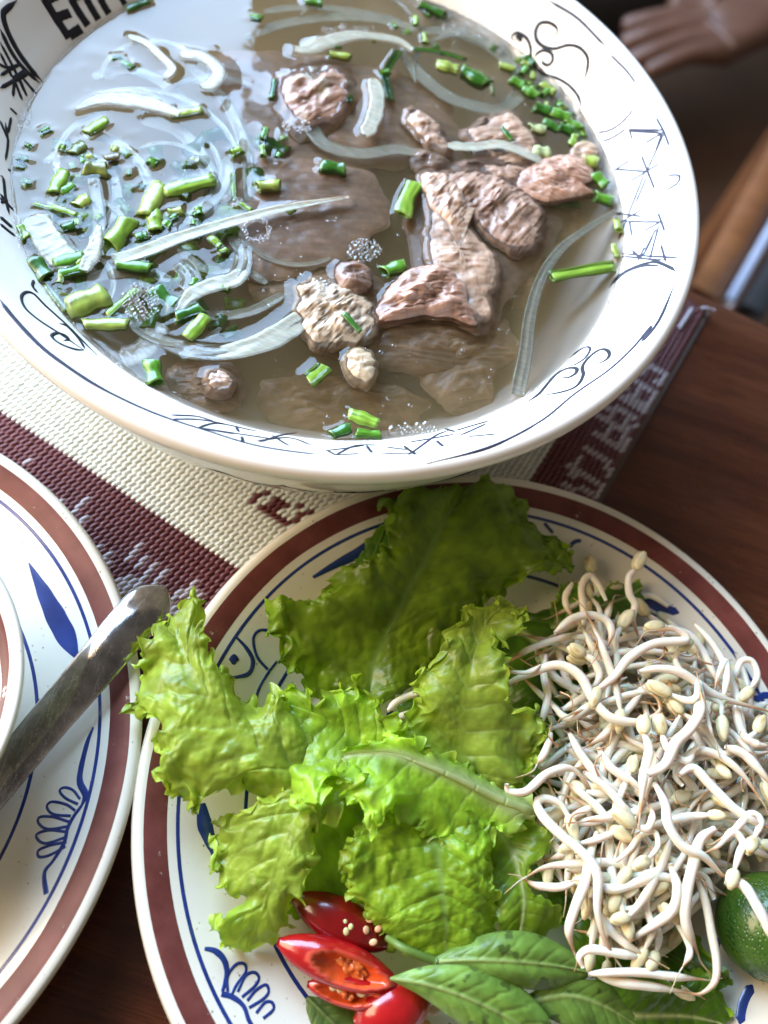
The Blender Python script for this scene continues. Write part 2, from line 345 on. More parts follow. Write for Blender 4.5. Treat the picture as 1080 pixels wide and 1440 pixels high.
# ------------------------------------------------------------------ placemat
ang = math.radians(-14.4); U = np.array([math.cos(ang), math.sin(ang)]); Vv = np.array([-U[1], U[0]])
cor = P(1000, 437, .2)[:2]; u1 = float(cor @ U); v1 = float(cor @ Vv)
vb = float(((P(0, 575, .2)+P(335, 800, .2))/2)[:2] @ Vv)              # cream / maroon boundary
vn = float(P(215, 930, .2)[:2] @ Vv)                                 # near edge
ub = float(P(772, 630, .2)[:2] @ U)
pm = empty('placemat', (float((U*(u1-15)+Vv*(v1-10))[0]), float((U*(u1-15)+Vv*(v1-10))[1]), 0)); tag(pm, 'woven vinyl placemat in cream and maroon under the bowl', 'placemat')
u0 = u1-33
def inside(x, y): return math.hypot(x-2.6, y+30.9) < 58.8
light_strokes = [[(640, 470), (740, 520), (690, 570)], [(640, 470), (600, 505)], [(560, 540), (640, 590), (672, 600), (640, 720)], [(500, 600), (620, 720)], [(460, 640), (600, 715)], [(600, 560), (560, 640)],
                 [(390, 700), (540, 760), (570, 810)], [(350, 760), (500, 860)], [(310, 860), (450, 960), (515, 900)], [(430, 740), (380, 900)], [(520, 770), (470, 960)],
                 [(250, 950), (400, 1020), (410, 1100)], [(180, 1060), (330, 1140)], [(130, 1160), (340, 1220), (360, 1150)], [(250, 1000), (180, 1120)]]
light_strokes = [[(760+x/4.154, 400+y/4.154) for x, y in s] for s in light_strokes]
dark_strokes = [[(190, 320), (165, 390)], [(260, 330), (215, 400), (240, 440), (290, 400), (325, 340)], [(350, 350), (285, 480), (330, 490), (400, 390)], [(480, 410), (430, 480), (380, 535)], [(410, 380), (350, 460)], [(520, 440), (480, 470)]]
dark_strokes = [[(320+x/4.5, 620+y/4.5) for x, y in s] for s in dark_strokes]
def segs(S):
    out = []
    for s in S:
        q = [P(x, y, .3)[:2] for x, y in s]; out += list(zip(q[:-1], q[1:]))
    return out
LS, DS = segs(light_strokes), segs(dark_strokes)
def near(p, SS, d):
    for a, b in SS:
        ab = b-a; t = max(0, min(1, float((p-a) @ ab/(ab @ ab)))); 
        if np.linalg.norm(p-(a+ab*t)) < d: return True
    return False
mV, mF, mM = [], [], []
DU, DV = .205, .27
nu = int((u1-u0)/DU); nv = int((v1-vn)/DV)
sec = [(-1, 0), (-.62, .8), (0, 1.1), (.62, .8), (1, 0)]
for i in range(nu):
    uu = u0+(i+.5)*DU
    for j in range(nv):
        vv = vn+(j+.5+(.5 if i % 2 else 0)*.0)*DV
        p = U*uu+Vv*vv
        if not inside(*p): continue
        px_cull = np.linalg.norm(p-np.array([6.15, 4.8])) < 7.0 or np.linalg.norm(p-np.array([-5.3, 21.1])) < 4.7
        if px_cull or np.linalg.norm(p-np.array([-14.14, -.66])) < 7: continue
        border = vv < vb or uu > ub
        mi = 1 if border else 0
        if border:
            if uu > ub and near(p, LS, .13): mi = 2
            elif uu <= ub:
                g = fbm((uu*.9, vv*.5, 3))*.6+.9*fbm((uu*3.2, vv*.7, 9)); d = (vb-vv)
                if d > .9 and g > .26-.17*min(d-.9, 2.0): mi = 2
                if d > .35 and d < .62 and (i//3) % 7 == 0: mi = 1
            if uu > u1-DU*1.2 and (j*7) % 11 < 3: mi = 2
        else:
            if near(p, DS, .10): mi = 1
        L = DV*.70; W = DU*.47; h = .105+.012*random.random(); sk = .065
        base = len(mV); jit = (random.random()-.5)*.02
        wav = .02*math.sin(uu*.9)+.018*math.sin(vv*.7+uu*.3)
        for k, (t, s) in enumerate(((-1, .55), (-.45, 1), (.45, 1), (1, .55))):
            for x, y in sec:
                q = p+U*(x*W*s+sk*t+jit)+Vv*(t*L); mV.append((q[0], q[1], .13+wav+y*h*s+(.02 if t < 0 else -.012)*abs(t)))
        for k in range(3):
            for l in range(4):
                mF.append((base+k*5+l, base+k*5+l+1, base+(k+1)*5+l+1, base+(k+1)*5+l)); mM.append(mi)
o = mk('woven_cords', mV, mF, None, pm, mats=[MAT['cream_cord'], MAT['maroon_cord'], MAT['pale_cord']], fm=mM); o['kind'] = 'stuff'
bv = []
for s in np.linspace(0, 1, 41): q = U*(u0+(u1-u0)*s)+Vv*vn; bv.append((q[0], q[1]))
top = []
for s in np.linspace(0, 1, 41):
    uu = u0+(u1-u0)*s; vv = v1
    while not inside(*(U*uu+Vv*vv)): vv -= .1
    q = U*uu+Vv*vv; top.append((q[0], q[1]))
V = [(x, y, .11) for x, y in bv]+[(x, y, .11) for x, y in top]+[(x, y, .02) for x, y in bv]+[(x, y, .02) for x, y in top]
F = [(i, i+1, 42+i, 41+i) for i in range(40)]+[(82+i, i+82+1, i+1, i) for i in range(40)]+[(41+i, 42+i, 124+i, 123+i) for i in range(40)]+[(40, 122, 163, 81), (0, 41, 123, 82)]
mk('backing', V, F, MAT['mat_base'], pm, smooth=False)
for k in range(0):       # cut cord ends along the right edge
    vv = v1-.25-k*.5; p = U*(u1+.03)+Vv*vv
    C = cat([(p[0]-.05*U[0], p[1]-.05*U[1], .16), (p[0]+.08*U[0]+.05*Vv[0], p[1]+.08*U[1]+.05*Vv[1], .17), (p[0]+.10*U[0]-.2*Vv[0], p[1]+.10*U[1]-.2*Vv[1], .12)], 6)
    v_, f_ = tubeVF(C, .05, .045, 6); mk('cord_end', v_, f_, MAT['pale_cord'], pm)
C = cat([P(985, 434, .3), P(993, 433, .42), P(1005, 437, .35)], 8); v_, f_ = tubeVF(C, .07, .05, 6); mk('loose_cord', v_, f_, MAT['pale_cord'], pm)
C = cat([P(955, 462, .3), P(963, 450, .36), P(974, 433, .32)], 8); v_, f_ = tubeVF(C, .09, .05, 6); mk('loose_cord', v_, f_, MAT['pale_cord'], pm)
# ------------------------------------------------------------------ big soup bowl
BC = (-5.2996, 21.0965)
prof = [(4.6, .25), (4.7, .2), (4.95, .3), (5.0, .9), (6.2, 1.2), (9.0, 2.5), (10.35, 3.9), (11.1, 5.5), (11.5, 6.8), (11.76, 7.35), (11.93, 7.72), (11.85, 8.0), (11.58, 8.06), (11.3, 7.9), (10.6, 7.13), (9.92, 6.4), (8.4, 4.5), (6.5, 2.7), (4, 1.6), (0, 1.35)]
def inner(prof, k, sub=8):
    n = (len(prof)-1)*sub+1; Q = cat(np.array([(r, z, 0) for r, z in prof]), n)[:, :2]; i = int(np.argmax(Q[:, 1])); Q = Q[i:][::-1]
    return lambda r: float(np.interp(r, Q[:, 0], Q[:, 1]))
bowl_f = inner(prof, 0, 8)
bw = empty('soup_bowl', (BC[0], BC[1], .2)); tag(bw, 'large white ceramic soup bowl painted with black scrolls and stars', 'bowl')
lathe('body', prof, BC, MAT['bowl'], bw, 320, 8)
def T3(pts, ox, oy, s): return [(ox+x/s, oy+y/s) for x, y in pts]
K = pxcm(7.2)
def stroke(pts, wpx, thin=False, name='painted_line', taper=.12):
    wpx = wpx*1.75+1.9
    ribbon(name, pts, wpx*K, bowl_f, BC, MAT['ink_thin' if thin else 'ink'], bw, 7, taper)
a = lambda pts: T3(pts, 640, 0, 3)
stroke(a([(400, 150), (425, 145), (430, 120), (400, 97), (360, 97), (340, 130), (345, 170), (375, 197), (420, 205), (480, 190), (530, 205), (560, 250), (550, 320), (525, 360)]), 3.2, name='scroll')
stroke(a([(265, 165), (250, 172), (238, 155), (262, 138), (300, 160), (318, 200), (320, 240), (330, 270), (370, 310), (430, 330), (480, 360), (515, 400), (530, 440), (528, 485)]), 2.8, name='scroll')
stroke(a([(330, 250), (350, 222), (380, 213), (408, 228), (410, 258), (390, 275), (368, 262), (375, 245)]), 3.2, name='scroll')
stroke(a([(255, 150), (275, 160), (272, 178)]), 4, name='dot')
stroke(a([(395, 0), (520, 80), (640, 200)]), 2.0, True); stroke(a([(650, 225), (720, 295), (765, 355)]), 1.6, True)
stroke(a([(590, 560), (650, 550), (710, 510), (760, 450)]), 2.2, True); stroke(a([(615, 600), (665, 580), (725, 540)]), 2.2, True)
for l in [[(725, 545), (880, 550)], [(730, 552), (878, 562)], [(845, 490), (880, 555), (905, 620)], [(880, 558), (800, 605)], [(735, 545), (748, 590)], [(882, 560), (810, 720)], [(874, 556), (845, 640)],
          [(668, 715), (812, 722)], [(782, 645), (812, 722), (845, 805)], [(730, 770), (812, 720), (868, 685)], [(670, 720), (738, 675)], [(890, 740), (945, 742), (935, 775), (880, 810)], [(800, 730), (725, 920)],
          [(812, 740), (760, 860)], [(660, 900), (795, 915)], [(690, 945), (785, 885)], [(715, 935), (870, 935)], [(855, 895), (870, 935), (885, 978)], [(868, 935), (795, 975)], [(725, 925), (690, 1010)],
          [(862, 945), (820, 1100)], [(735, 930), (748, 1000)], [(700, 1070), (950, 1090)], [(700, 1082), (885, 1097)], [(740, 1050), (788, 1080), (840, 985)], [(868, 1030), (890, 1105)], [(770, 1105), (800, 1040)], [(850, 960), (800, 1060)]]:
    stroke(a(l), 1.7, True, 'star_line')
stroke(a([(650, 1215), (690, 1165), (760, 1125), (840, 1105), (900, 1125), (935, 1150)]), 3); stroke(a([(670, 1195), (720, 1150), (800, 1122), (870, 1122)]), 2.2, True)
stroke(a([(935, 1150), (925, 1200), (860, 1350), (790, 1440)])+T3([(650, 240), (540, 370), (400, 500), (200, 640), (0, 800)], 760, 400, 4.154)+[(690, 628), (600, 652)], 1.8, True, 'rim_line')
b = lambda pts: T3(pts, 760, 400, 4.154)
stroke(b([(310, 455), (350, 458), (395, 430), (400, 395), (370, 378), (330, 390), (280, 430), (245, 480), (250, 530), (215, 590), (140, 625), (0, 650)]), 2.8, name='scroll')
stroke(b([(120, 540), (160, 545), (205, 520), (210, 492), (160, 490), (100, 520), (50, 570), (-10, 640), (-80, 690)]), 3.2, name='scroll')
stroke(b([(170, 470), (200, 470), (260, 430), (290, 380), (270, 365), (220, 390), (170, 430)]), 2, True, 'scroll')
c8 = lambda pts: T3(pts, 240, 540, 2.7)
for l in [[(590, 250), (630, 272)], [(625, 270), (715, 265)], [(625, 270), (700, 235), (800, 232)], [(325, 215), (450, 205), (540, 235)], [(385, 195), (450, 235)], [(330, 222), (400, 200), (480, 185)], [(105, 165), (260, 190), (400, 210)],
          [(105, 165), (180, 150), (330, 180)], [(110, 168), (240, 190)], [(250, 165), (258, 182)], [(270, 200), (275, 222)], [(0, 118), (90, 122), (160, 140)], [(0, 135), (100, 135), (200, 150)], [(600, 252), (740, 232)], [(745, 235), (765, 262)],
          [(800, 265), (945, 262)], [(885, 235), (930, 270)], [(900, 272), (1000, 200), (1060, 175)], [(900, 222), (1080, 190)], [(1010, 215), (1035, 238)], [(1040, 170), (1080, 182)], [(820, 240), (900, 250)], [(1080, 178), (1140, 160), (1210, 140)], [(1100, 195), (1200, 150)], [(1130, 200), (1240, 190)]]:
    stroke(c8(l), 1.9, random.random() < .45, 'star_line')
d8 = lambda pts: T3(pts, 0, 380, 3.6)
stroke(d8([(0, 150), (60, 230), (200, 380), (330, 480), (500, 590), (700, 690), (850, 750)])+c8([(80, 160), (160, 185), (330, 235), (560, 268)]), 3.4, True, 'rim_line', .03)
stroke(d8([(425, 405), (370, 398), (300, 370), (262, 335), (290, 318), (330, 330), (345, 350), (320, 357)]), 2.4, name='scroll')
stroke(d8([(425, 405), (380, 375), (300, 320), (200, 255), (130, 195), (108, 140), (130, 112), (170, 120), (230, 180), (330, 270), (400, 340), (490, 430)]), 2.2, name='scroll')
stroke(d8([(300, 270), (340, 285), (400, 350), (430, 400)]), 2, name='scroll'); stroke(d8([(190, 115), (165, 80), (172, 50)]), 2.2, name='scroll')
e5 = lambda pts: T3(pts, 0, 0, 5.4)
for l, w_ in [([(335, -10), (430, 145), (525, 290)], 8.5), ([(525, 272), (570, 245), (615, 215)], 8.5), ([(445, 130), (490, 112), (532, 98)], 8), ([(370, -10), (430, -35)], 8), ([(540, -10), (600, 95), (668, 195)], 8), ([(655, -10), (700, 70), (748, 150)], 7.5), ([(760, -10), (800, 60), (828, 105)], 7.5), ([(545, -20), (700, -60), (800, -30)], 7), ([(920, -15), (950, 35)], 6)]:
    stroke(e5(l), w_, False, 'letter_stroke', 0)
for l, w_ in [([(130, 0), (50, 70), (25, 110), (50, 220), (130, 380), (230, 520), (325, 625)], 5), ([(0, 220), (90, 400), (190, 530), (300, 630)], 4), ([(0, 320), (110, 530), (200, 730)], 2.5), ([(-20, 480), (60, 515), (150, 490)], 2.5), ([(0, 575), (90, 520), (160, 480)], 2.5), ([(0, 670), (110, 610), (210, 545)], 3),
              ([(110, 600), (98, 735)], 2.5), ([(108, 605), (170, 765)], 2.5), ([(150, 600), (205, 735)], 2.5), ([(170, 590), (275, 715)], 2.5), ([(0, 400), (100, 600)], 2.5), ([(100, 610), (210, 540)], 6), ([(75, 820), (130, 870)], 1.6), ([(0, 915), (70, 1080)], 2), ([(85, 890), (60, 1010)], 2)]:
    stroke(e5(l), w_, False, 'painted_line')
f5 = lambda pts: T3(pts, 0, 200, 5.4)
for l, w_ in [([(40, -150), (60, 0), (40, 140)], 1.8), ([(0, 255), (25, 275), (42, 420), (70, 550)], 2.6), ([(0, 390), (60, 470), (105, 520)], 2.6), ([(5, 460), (60, 440)], 2), ([(60, 210), (85, 215)], 2), ([(0, 565), (50, 610), (95, 650)], 4.5), ([(0, 620), (60, 670), (115, 712)], 3.5), ([(0, 420), (20, 440), (90, 500)], 3)]:
    stroke(f5(l), w_, False, 'painted_line')
# outside decoration under the near rim
def stroke_out(pts, wd):
    Q = []
    for x, z in pts:
        p = P(x, 682, z); d = np.array([p[0]-BC[0], p[1]-BC[1]]); d /= np.linalg.norm(d); r = float(np.interp(z, [1.2, 2.5, 3.9, 5.5, 6.8], [6.2, 9.0, 10.35, 11.1, 11.5]))
        Q.append((BC[0]+d[0]*r, BC[1]+d[1]*r, z))
    C = cat(Q, 24); v_, f_ = tubeVF(C, wd, .03, 6); mk('painted_line', v_, f_, MAT['ink'], bw)
stroke_out([(400, 5.8), (440, 5.2), (500, 5.3), (540, 5.6)], .035); stroke_out([(440, 4.6), (455, 5.0), (500, 5.5)], .045); stroke_out([(535, 4.3), (560, 5.0), (640, 5.8), (700, 6.3)], .045)
stroke_out([(470, 4.2), (480, 4.9), (470, 5.6)], .03); stroke_out([(700, 5.2), (760, 5.9), (800, 6.2)], .03); stroke_out([(250, 5.0), (300, 5.8), (360, 5.2), (400, 5.9)], .04)
# ------------------------------------------------------------------ plates
pprof = [(5.6, .32), (5.7, .2), (6.0, .2), (6.1, .35), (7.5, .8), (9.4, 1.6), (10.38, 2.0), (10.52, 2.14), (10.45, 2.25), (10.3, 2.255), (10.1, 2.2), (9.2, 1.85), (7.8, 1.25), (6.6, .82), (5.6, .66), (0, .62)]
plate_f = inner(pprof, 0, 6)
def ring(name, r0, r1, f, c, mat, parent, lift=.008):
    rs = np.linspace(r0, r1, 8); aa = np.linspace(0, 2*np.pi, 256, endpoint=False)
    V = np.array([[c[0]+(r+.012*math.sin(t*9+r)*.6)*math.cos(t), c[1]+r*math.sin(t), f(r)+(lift if 0 < k < 7 else .001)] for k, r in enumerate(rs) for t in aa])
    return mk(name, V, grid_faces(8, 256, True), mat, parent)
def make_plate(c, label):
    p = empty('plate', (c[0], c[1], .2)); tag(p, label, 'plate', 'cream plates with maroon rim bands')
    lathe('dish', pprof, c, MAT['plate'], p, 256, 6)
    ring('maroon_band', 9.60, 10.20, plate_f, c, MAT['maroon_glaze'], p)
    ring('blue_line', 9.27, 9.37, plate_f, c, MAT['blue_glaze'], p); ring('blue_line', 7.42, 7.53, plate_f, c, MAT['blue_glaze'], p)
    return p
C1, C2 = (6.1512, 4.8033), (-14.1423, -.6589)
pl1 = make_plate(C1, 'cream plate with maroon and blue bands holding lettuce, sprouts, chilli and lime')
pl2 = make_plate(C2, 'cream plate at left under the small bowl and the metal handle')
K2 = pxcm(1.6)
def bl(pts, wpx, c, par, name='blue_motif', taper=.1): ribbon(name, pts, (np.array(wpx)*K2 if not np.isscalar(wpx) else wpx*K2), plate_f, c, MAT['blue_glaze'], par, 1.6, taper, .012)
g = lambda pts: T3(pts, 0, 760, 4.235)
bl(g([(172, 135), (240, 270), (330, 450), (400, 580), (455, 690)]), [2, 9, 16, 22, 26, 28.5, 28, 22, 7], C2, pl2, 'blue_leaf', 0)
h = lambda pts: T3(pts, 0, 1000, 2)
bl(h([(262, 45), (245, 90), (228, 160), (225, 200), (240, 235), (228, 270)]), [2.5, 6, 7, 8, 9, 3], C2, pl2, taper=0)
bl(h([(228, 268), (205, 300), (190, 330), (180, 370), (150, 420), (125, 455), (130, 515)]), [4, 5, 5, 5, 4, 6, 7], C2, pl2, taper=0)
for l in [[(220, 262), (185, 245), (168, 225), (180, 215), (205, 222), (226, 248)], [(200, 295), (150, 290), (132, 270), (145, 255), (185, 262), (212, 280)], [(188, 325), (135, 332), (108, 315), (112, 298), (150, 298), (196, 312)],
          [(185, 355), (130, 372), (105, 360), (105, 345), (140, 335), (190, 340)], [(185, 380), (140, 405), (110, 410), (108, 392), (140, 378), (188, 368)]]: bl(h(l), 3.5, C2, pl2, taper=0)
# plate 1 motifs
bl(h([(575, 668), (605, 675), (630, 700), (638, 740), (625, 790)]), [4, 7, 7, 6, 4], C1, pl1, taper=0)
for l in [[(640, 790), (640, 745), (665, 712), (688, 712), (690, 735), (665, 770), (650, 800)], [(668, 790), (690, 745), (715, 735), (728, 750), (715, 775), (680, 805)], [(695, 815), (720, 785), (748, 770), (755, 790), (740, 810), (700, 835)], [(720, 850), (745, 820), (765, 820), (768, 840), (740, 865)]]: bl(h(l), 3.7, C1, pl1, taper=0)
bl(h([(622, 795), (655, 805), (685, 830), (700, 870), (720, 900)]), [6, 6, 5, 5, 4], C1, pl1, taper=0)
bl([(440, 812), (470, 795), (505, 777), (545, 752), (590, 730)], [4, 12, 17, 14, 6], C1, pl1, 'blue_leaf', 0)
bl([(283, 1130), (288, 1160), (300, 1195), (303, 1213)], [10, 19, 14, 3], C1, pl1, 'blue_leaf', 0)
k_ = lambda pts: T3(pts, 160, 820, 3.375)
bl(k_([(580, 255), (630, 310), (660, 370), (640, 430), (565, 450)]), [3, 5, 6, 6, 4], C1, pl1, taper=0)
bl(k_([(740, 225), (690, 225), (662, 265), (680, 350), (730, 410)]), [4, 4, 4, 4, 4], C1, pl1, taper=0)
bl(k_([(775, 370), (730, 430), (690, 500), (670, 570)]), [3, 4, 4, 4], C1, pl1, taper=0)
bl(k_([(546, 361), (550, 361), (558, 361), (570, 362), (582, 362), (590, 363), (594, 363)]), [1, 7, 12, 14, 12, 7, 1], C1, pl1, 'blue_dot', 0)
for l, w_ in [([(720, 780), (745, 792), (765, 798)], 5), ([(800, 770), (808, 762), (818, 760)], 6), ([(722, 735), (735, 742), (742, 755)], 9), ([(765, 735), (778, 750)], 5), ([(900, 840), (925, 852), (955, 862)], 12), ([(905, 850), (930, 868)], 16), ([(1060, 985), (1075, 978), (1090, 980)], 10), ([(1062, 1010), (1078, 1002), (1095, 1010)], 5), ([(1060, 1025), (1075, 1018), (1090, 1030)], 5),
              ([(990, 1378), (975, 1400), (968, 1420)], 4), ([(1058, 1385), (1045, 1410), (1040, 1440)], 11), ([(1068, 1190), (1072, 1212)], 5), ([(552, 1000), (545, 1020)], 12)]: bl(l, w_, C1, pl1)
# ------------------------------------------------------------------ small bowl on the left plate, steel handle
SB = (-12.05, 1.15)
sprof = [(2.3, .9), (2.4, .85), (2.6, .9), (2.8, 1.3), (4.2, 2.6), (4.95, 4.1), (5.16, 4.42), (5.18, 4.55), (5.08, 4.62), (4.95, 4.55), (4.7, 4.2), (4.0, 2.9), (2.5, 1.7), (0, 1.4)]
sb_f = inner(sprof, 0, 6)
sb = empty('small_bowl', (SB[0], SB[1], .85)); tag(sb, 'small cream bowl with maroon band, cropped at the left edge on the plate', 'bowl')
lathe('body', sprof, SB, MAT['plate'], sb, 160, 6)
rs = np.array([4.72, 4.6, 4.45, 4.3]); ring('maroon_band', 4.33, 4.76, sb_f, SB, MAT['maroon_glaze'], sb, .015)
sp = empty('spoon', tuple(P(110, 970, 1.9))); tag(sp, 'scratched stainless steel spoon handle lying across the left plate rim', 'spoon')
mid = [(-60, 1172, 1.35), (-10, 1110, 1.5), (60, 1025, 1.95), (120, 955, 2.42), (170, 895, 2.62), (205, 855, 2.52), (232, 830, 2.35)]
C = cat([P(*m_) for m_ in mid], 160); T, N, B = frames(C)
t = np.linspace(0, 1, 160); hw = np.interp(t, [0, .2, .6, .85, .9, 1], [23, 25, 28, 31, 31.5, 31.5])*np.sqrt(np.clip(1-(np.clip(t-.895, 0, 1)/.105)**2, .004, 1))*pxcm(2.4)
Vh = []; xs = np.sin(np.linspace(-1, 1, 17)*PI_/2)
for i in range(160):
    for x in xs: Vh.append(C[i]+B[i]*hw[i]*x+N[i]*(.05+.20*(1-x*x)**.75))
nT = len(Vh)
for i in range(160):
    for x in xs: Vh.append(C[i]+B[i]*hw[i]*x*.97+N[i]*(-.02+.15*(1-x*x)))
F = grid_faces(160, 17)+[tuple(reversed(f)) for f in grid_faces(160, 17, off=nT)]
for i in range(159): F += [(i*17, (i+1)*17, nT+(i+1)*17, nT+i*17), ((i+1)*17+16, i*17+16, nT+i*17+16, nT+(i+1)*17+16)]
F += [(159*17+j, 159*17+j+1, nT+159*17+j+1, nT+159*17+j) for j in range(16)]
mk('handle', Vh, F, MAT['steel'], sp)
# ------------------------------------------------------------------ soup contents
ZL = 6.42                      # broth level
def addwet(pts, w=1.0):
    pts = np.array(pts, float)
    for a_, b_ in zip(pts[:-1], pts[1:]):
        k = max(1, int(np.linalg.norm((b_-a_)[:2])/.04))
        for i in range(k): q = a_+(b_-a_)*i/k; wet.append((q[0], q[1], w))
wet = []                       # (x, y, pull) points that lift the liquid: menisci round what breaks the surface
def meat(label, outl, zt, th, hump, fib, col=(.27, .17, .13), amp=.10, fs=1.0, grp='slices of boiled beef in the broth', name='beef_slice', rings=42, na=150, fat=None, tilt=(0, 0), seed=0, cen=None):
    if 'sunk' not in label and 'deep' not in label: _c = np.array(outl, float).mean(0); outl = [tuple(_c+(np.array(o_)-_c)*1.07) for o_ in outl]
    O = cat(np.array([P(x, y, zt) for x, y in outl]), na, True); c = O.mean(0) if cen is None else P(*cen, zt)
    V, Cc = [], []
    ca, sa = math.cos(fib), math.sin(fib)
    for side_ in (1, -1):
        for i in range(rings):
            s = (i/(rings-1)); s = s**.75
            for j in range(na):
                e = 1+.035*fbm((math.cos(j/na*6.283)*2.2+seed, math.sin(j/na*6.283)*2.2, seed), 5)*1.5
                q = c+(O[j]-c)*s*(1+(e-1)*2.2)
                x, y = q[0]-c[0], q[1]-c[1]; xf = (x*ca+y*sa); yf = (-x*sa+y*ca)
                prof_ = (1-s**5)**.5
                big = fbm((xf*.8*fs+seed, yf*1.2*fs, seed), 3); fine = fbm((xf*1.1*fs+seed, yf*11*fs, seed*2), 3); med = fbm((xf*.9*fs+.6*big, yf*1.5*fs+seed+.8*big, 5), 3)
                rg = 1-abs(med)*2
                if side_ == 1: z = zt-.09+tilt[0]*x+tilt[1]*y+hump*(1-s*s)*(.75+.9*big)+amp*(.17*fine+.17*rg-.08)*prof_-th*.35*(1-prof_)
                else: z = zt-.06+tilt[0]*x+tilt[1]*y-th*(.35+.65*prof_)+amp*.4*big
                V.append((q[0]+amp*.25*fine, q[1]+amp*.25*med, z))
                k = 1.0+.45*big+.30*fine; f_ = (np.array(col)*np.array((1.0, .94, .82))+np.array((.045, .03, .016)))*max(.3, k)
                if fat is not None:
                    ft = max(0, min(1, (fbm((x*1.1+seed, y*1.1, 7+seed), 3)+fat)*3.5)); f_ = f_*(1-ft)+np.array((.52, .42, .30))*ft*(.9+.2*fine)
                if s > .9: f_ = f_*(1-.25*(s-.9)*10)+np.array((.36, .25, .19))*.25*(s-.9)*10
                Cc.append(np.clip(f_, 0, 1))
    F = grid_faces(rings, na, True)+[f[::-1] for f in grid_faces(rings, na, True, rings*na)]
    for j in range(na):
        k = (j+1) % na; a0 = (rings-1)*na; F.append((a0+j, a0+k, rings*na+a0+k, rings*na+a0+j))
    V = np.array(V); o = mk(name, V, F, MAT['meat'], None, Cc); tag(o, label, 'beef', grp)
    tp = V[:rings*na].reshape(rings, na, 3); ln = []
    for j in range(na):
        up = np.where(tp[:, j, 2] > ZL)[0]
        if len(up): ln.append(tp[up[-1], j])
        elif len(ln) > 1: addwet(ln); ln = []
    if len(ln) > 1: addwet(ln+([ln[0]] if len(ln) == na else []))
    return o
PI = math.pi
meat('broad flat slice of brown beef just under the surface at the centre of the bowl', [(350, 225), (375, 195), (420, 200), (470, 212), (515, 240), (540, 285), (528, 322), (498, 345), (455, 362), (410, 378), (370, 385), (335, 372), (322, 330), (332, 280)], 6.28, .5, .13, .4, (.40, .28, .22), .035, .8, seed=1)
meat('smooth beef slice reaching under the pale strip above the centre of the bowl', [(300, 95), (360, 65), (430, 70), (500, 85), (590, 110), (640, 165), (620, 215), (540, 225), (450, 215), (380, 190), (320, 150)], 6.12, .5, .20, .2, (.38, .27, .21), .05, .8, seed=2)
meat('shiny humped beef slice rising out of the broth near the top of the bowl', [(390, 100), (430, 85), (480, 92), (502, 118), (492, 150), (462, 178), (425, 188), (400, 165), (385, 130)], 6.42, .5, .35, 1.1, (.30, .18, .14), .08, 1, seed=3, fat=-.1)
meat('pale beef scrap with a small green fleck on it at upper right of the bowl', [(655, 178), (690, 158), (715, 150), (738, 165), (760, 195), (765, 225), (735, 232), (700, 228), (668, 205)], 6.52, .5, .14, .6, (.36, .25, .20), .13, 1.2, seed=4)
meat('ragged shredded beef piece pointing at the right wall of the bowl', [(735, 238), (762, 222), (800, 212), (832, 226), (836, 245), (820, 256), (834, 266), (800, 274), (770, 278), (742, 268), (728, 252)], 6.62, .5, .16, .1, (.42, .26, .21), .17, 1.5, seed=5)
meat('small curl of beef touching the right wall of the bowl beside the green onion', [(805, 205), (820, 194), (840, 200), (842, 215), (825, 225), (808, 220)], 6.6, .35, .10, .3, (.42, .30, .22), .1, 2, seed=15, rings=16, na=60)
meat('folded ridged beef slice left of the long pale strand', [(610, 245), (660, 232), (715, 248), (748, 268), (768, 300), (762, 335), (730, 350), (700, 335), (660, 300), (630, 285)], 6.56, .6, .20, 1.25, (.32, .21, .17), .22, 1.25, seed=6)
meat('wrinkled beef slice draped over its neighbour at the right of centre', [(592, 243), (632, 250), (680, 262), (655, 290), (680, 330), (700, 360), (704, 405), (690, 440), (660, 452), (630, 425), (608, 385), (598, 340), (602, 295)], 6.55, .7, .14, .5, (.36, .25, .195), .16, 1.1, seed=7, cen=(645, 350))
meat('thick-cut beef piece showing its dark grain in the middle of the bowl', [(527, 440), (540, 412), (562, 388), (595, 372), (632, 378), (655, 405), (668, 432), (664, 448), (635, 440), (600, 436), (560, 444)], 6.72, .8, .30, .55, (.34, .20, .16), .16, 1.5, seed=8, tilt=(0, .12))
meat('grey gristly beef lump with foam on it below the centre', [(415, 402), (435, 388), (470, 390), (505, 402), (525, 430), (528, 462), (505, 480), (470, 485), (438, 478), (420, 450)], 6.55, .6, .24, 1.2, (.44, .35, .27), .14, 1.6, seed=9, fat=.0)
meat('dark round beef knob beside the foam bubbles', [(472, 372), (495, 362), (520, 372), (524, 395), (505, 412), (480, 405)], 6.6, .5, .22, .4, (.17, .105, .085), .09, 1.6, seed=10, rings=20, na=70)
meat('pale fatty beef end poking up below the gristly lump', [(482, 500), (500, 484), (522, 488), (532, 505), (530, 528), (512, 540), (490, 528)], 6.5, .5, .22, .4, (.52, .43, .32), .08, 1.4, seed=11, rings=20, na=70)
meat('narrow lumpy beef strip floating left of the pale scrap', [(572, 148), (590, 146), (612, 165), (634, 190), (630, 212), (605, 205), (585, 185), (568, 165)], 6.5, .4, .18, .8, (.37, .26, .21), .13, 1.6, seed=12, rings=20, na=70)
meat('rounded beef lump breaking the surface at lower left of the bowl', [(285, 520), (305, 512), (326, 520), (332, 540), (315, 555), (290, 548)], 6.46, .5, .16, .3, (.33, .24, .19), .09, 1.8, seed=13, rings=20, na=70)
meat('crumbly beef piece sunk under the lower left surface', [(235, 512), (275, 500), (330, 510), (345, 545), (320, 575), (270, 565), (240, 545)], 6.1, .5, .10, .3, (.32, .23, .17), .2, 1.8, seed=14)
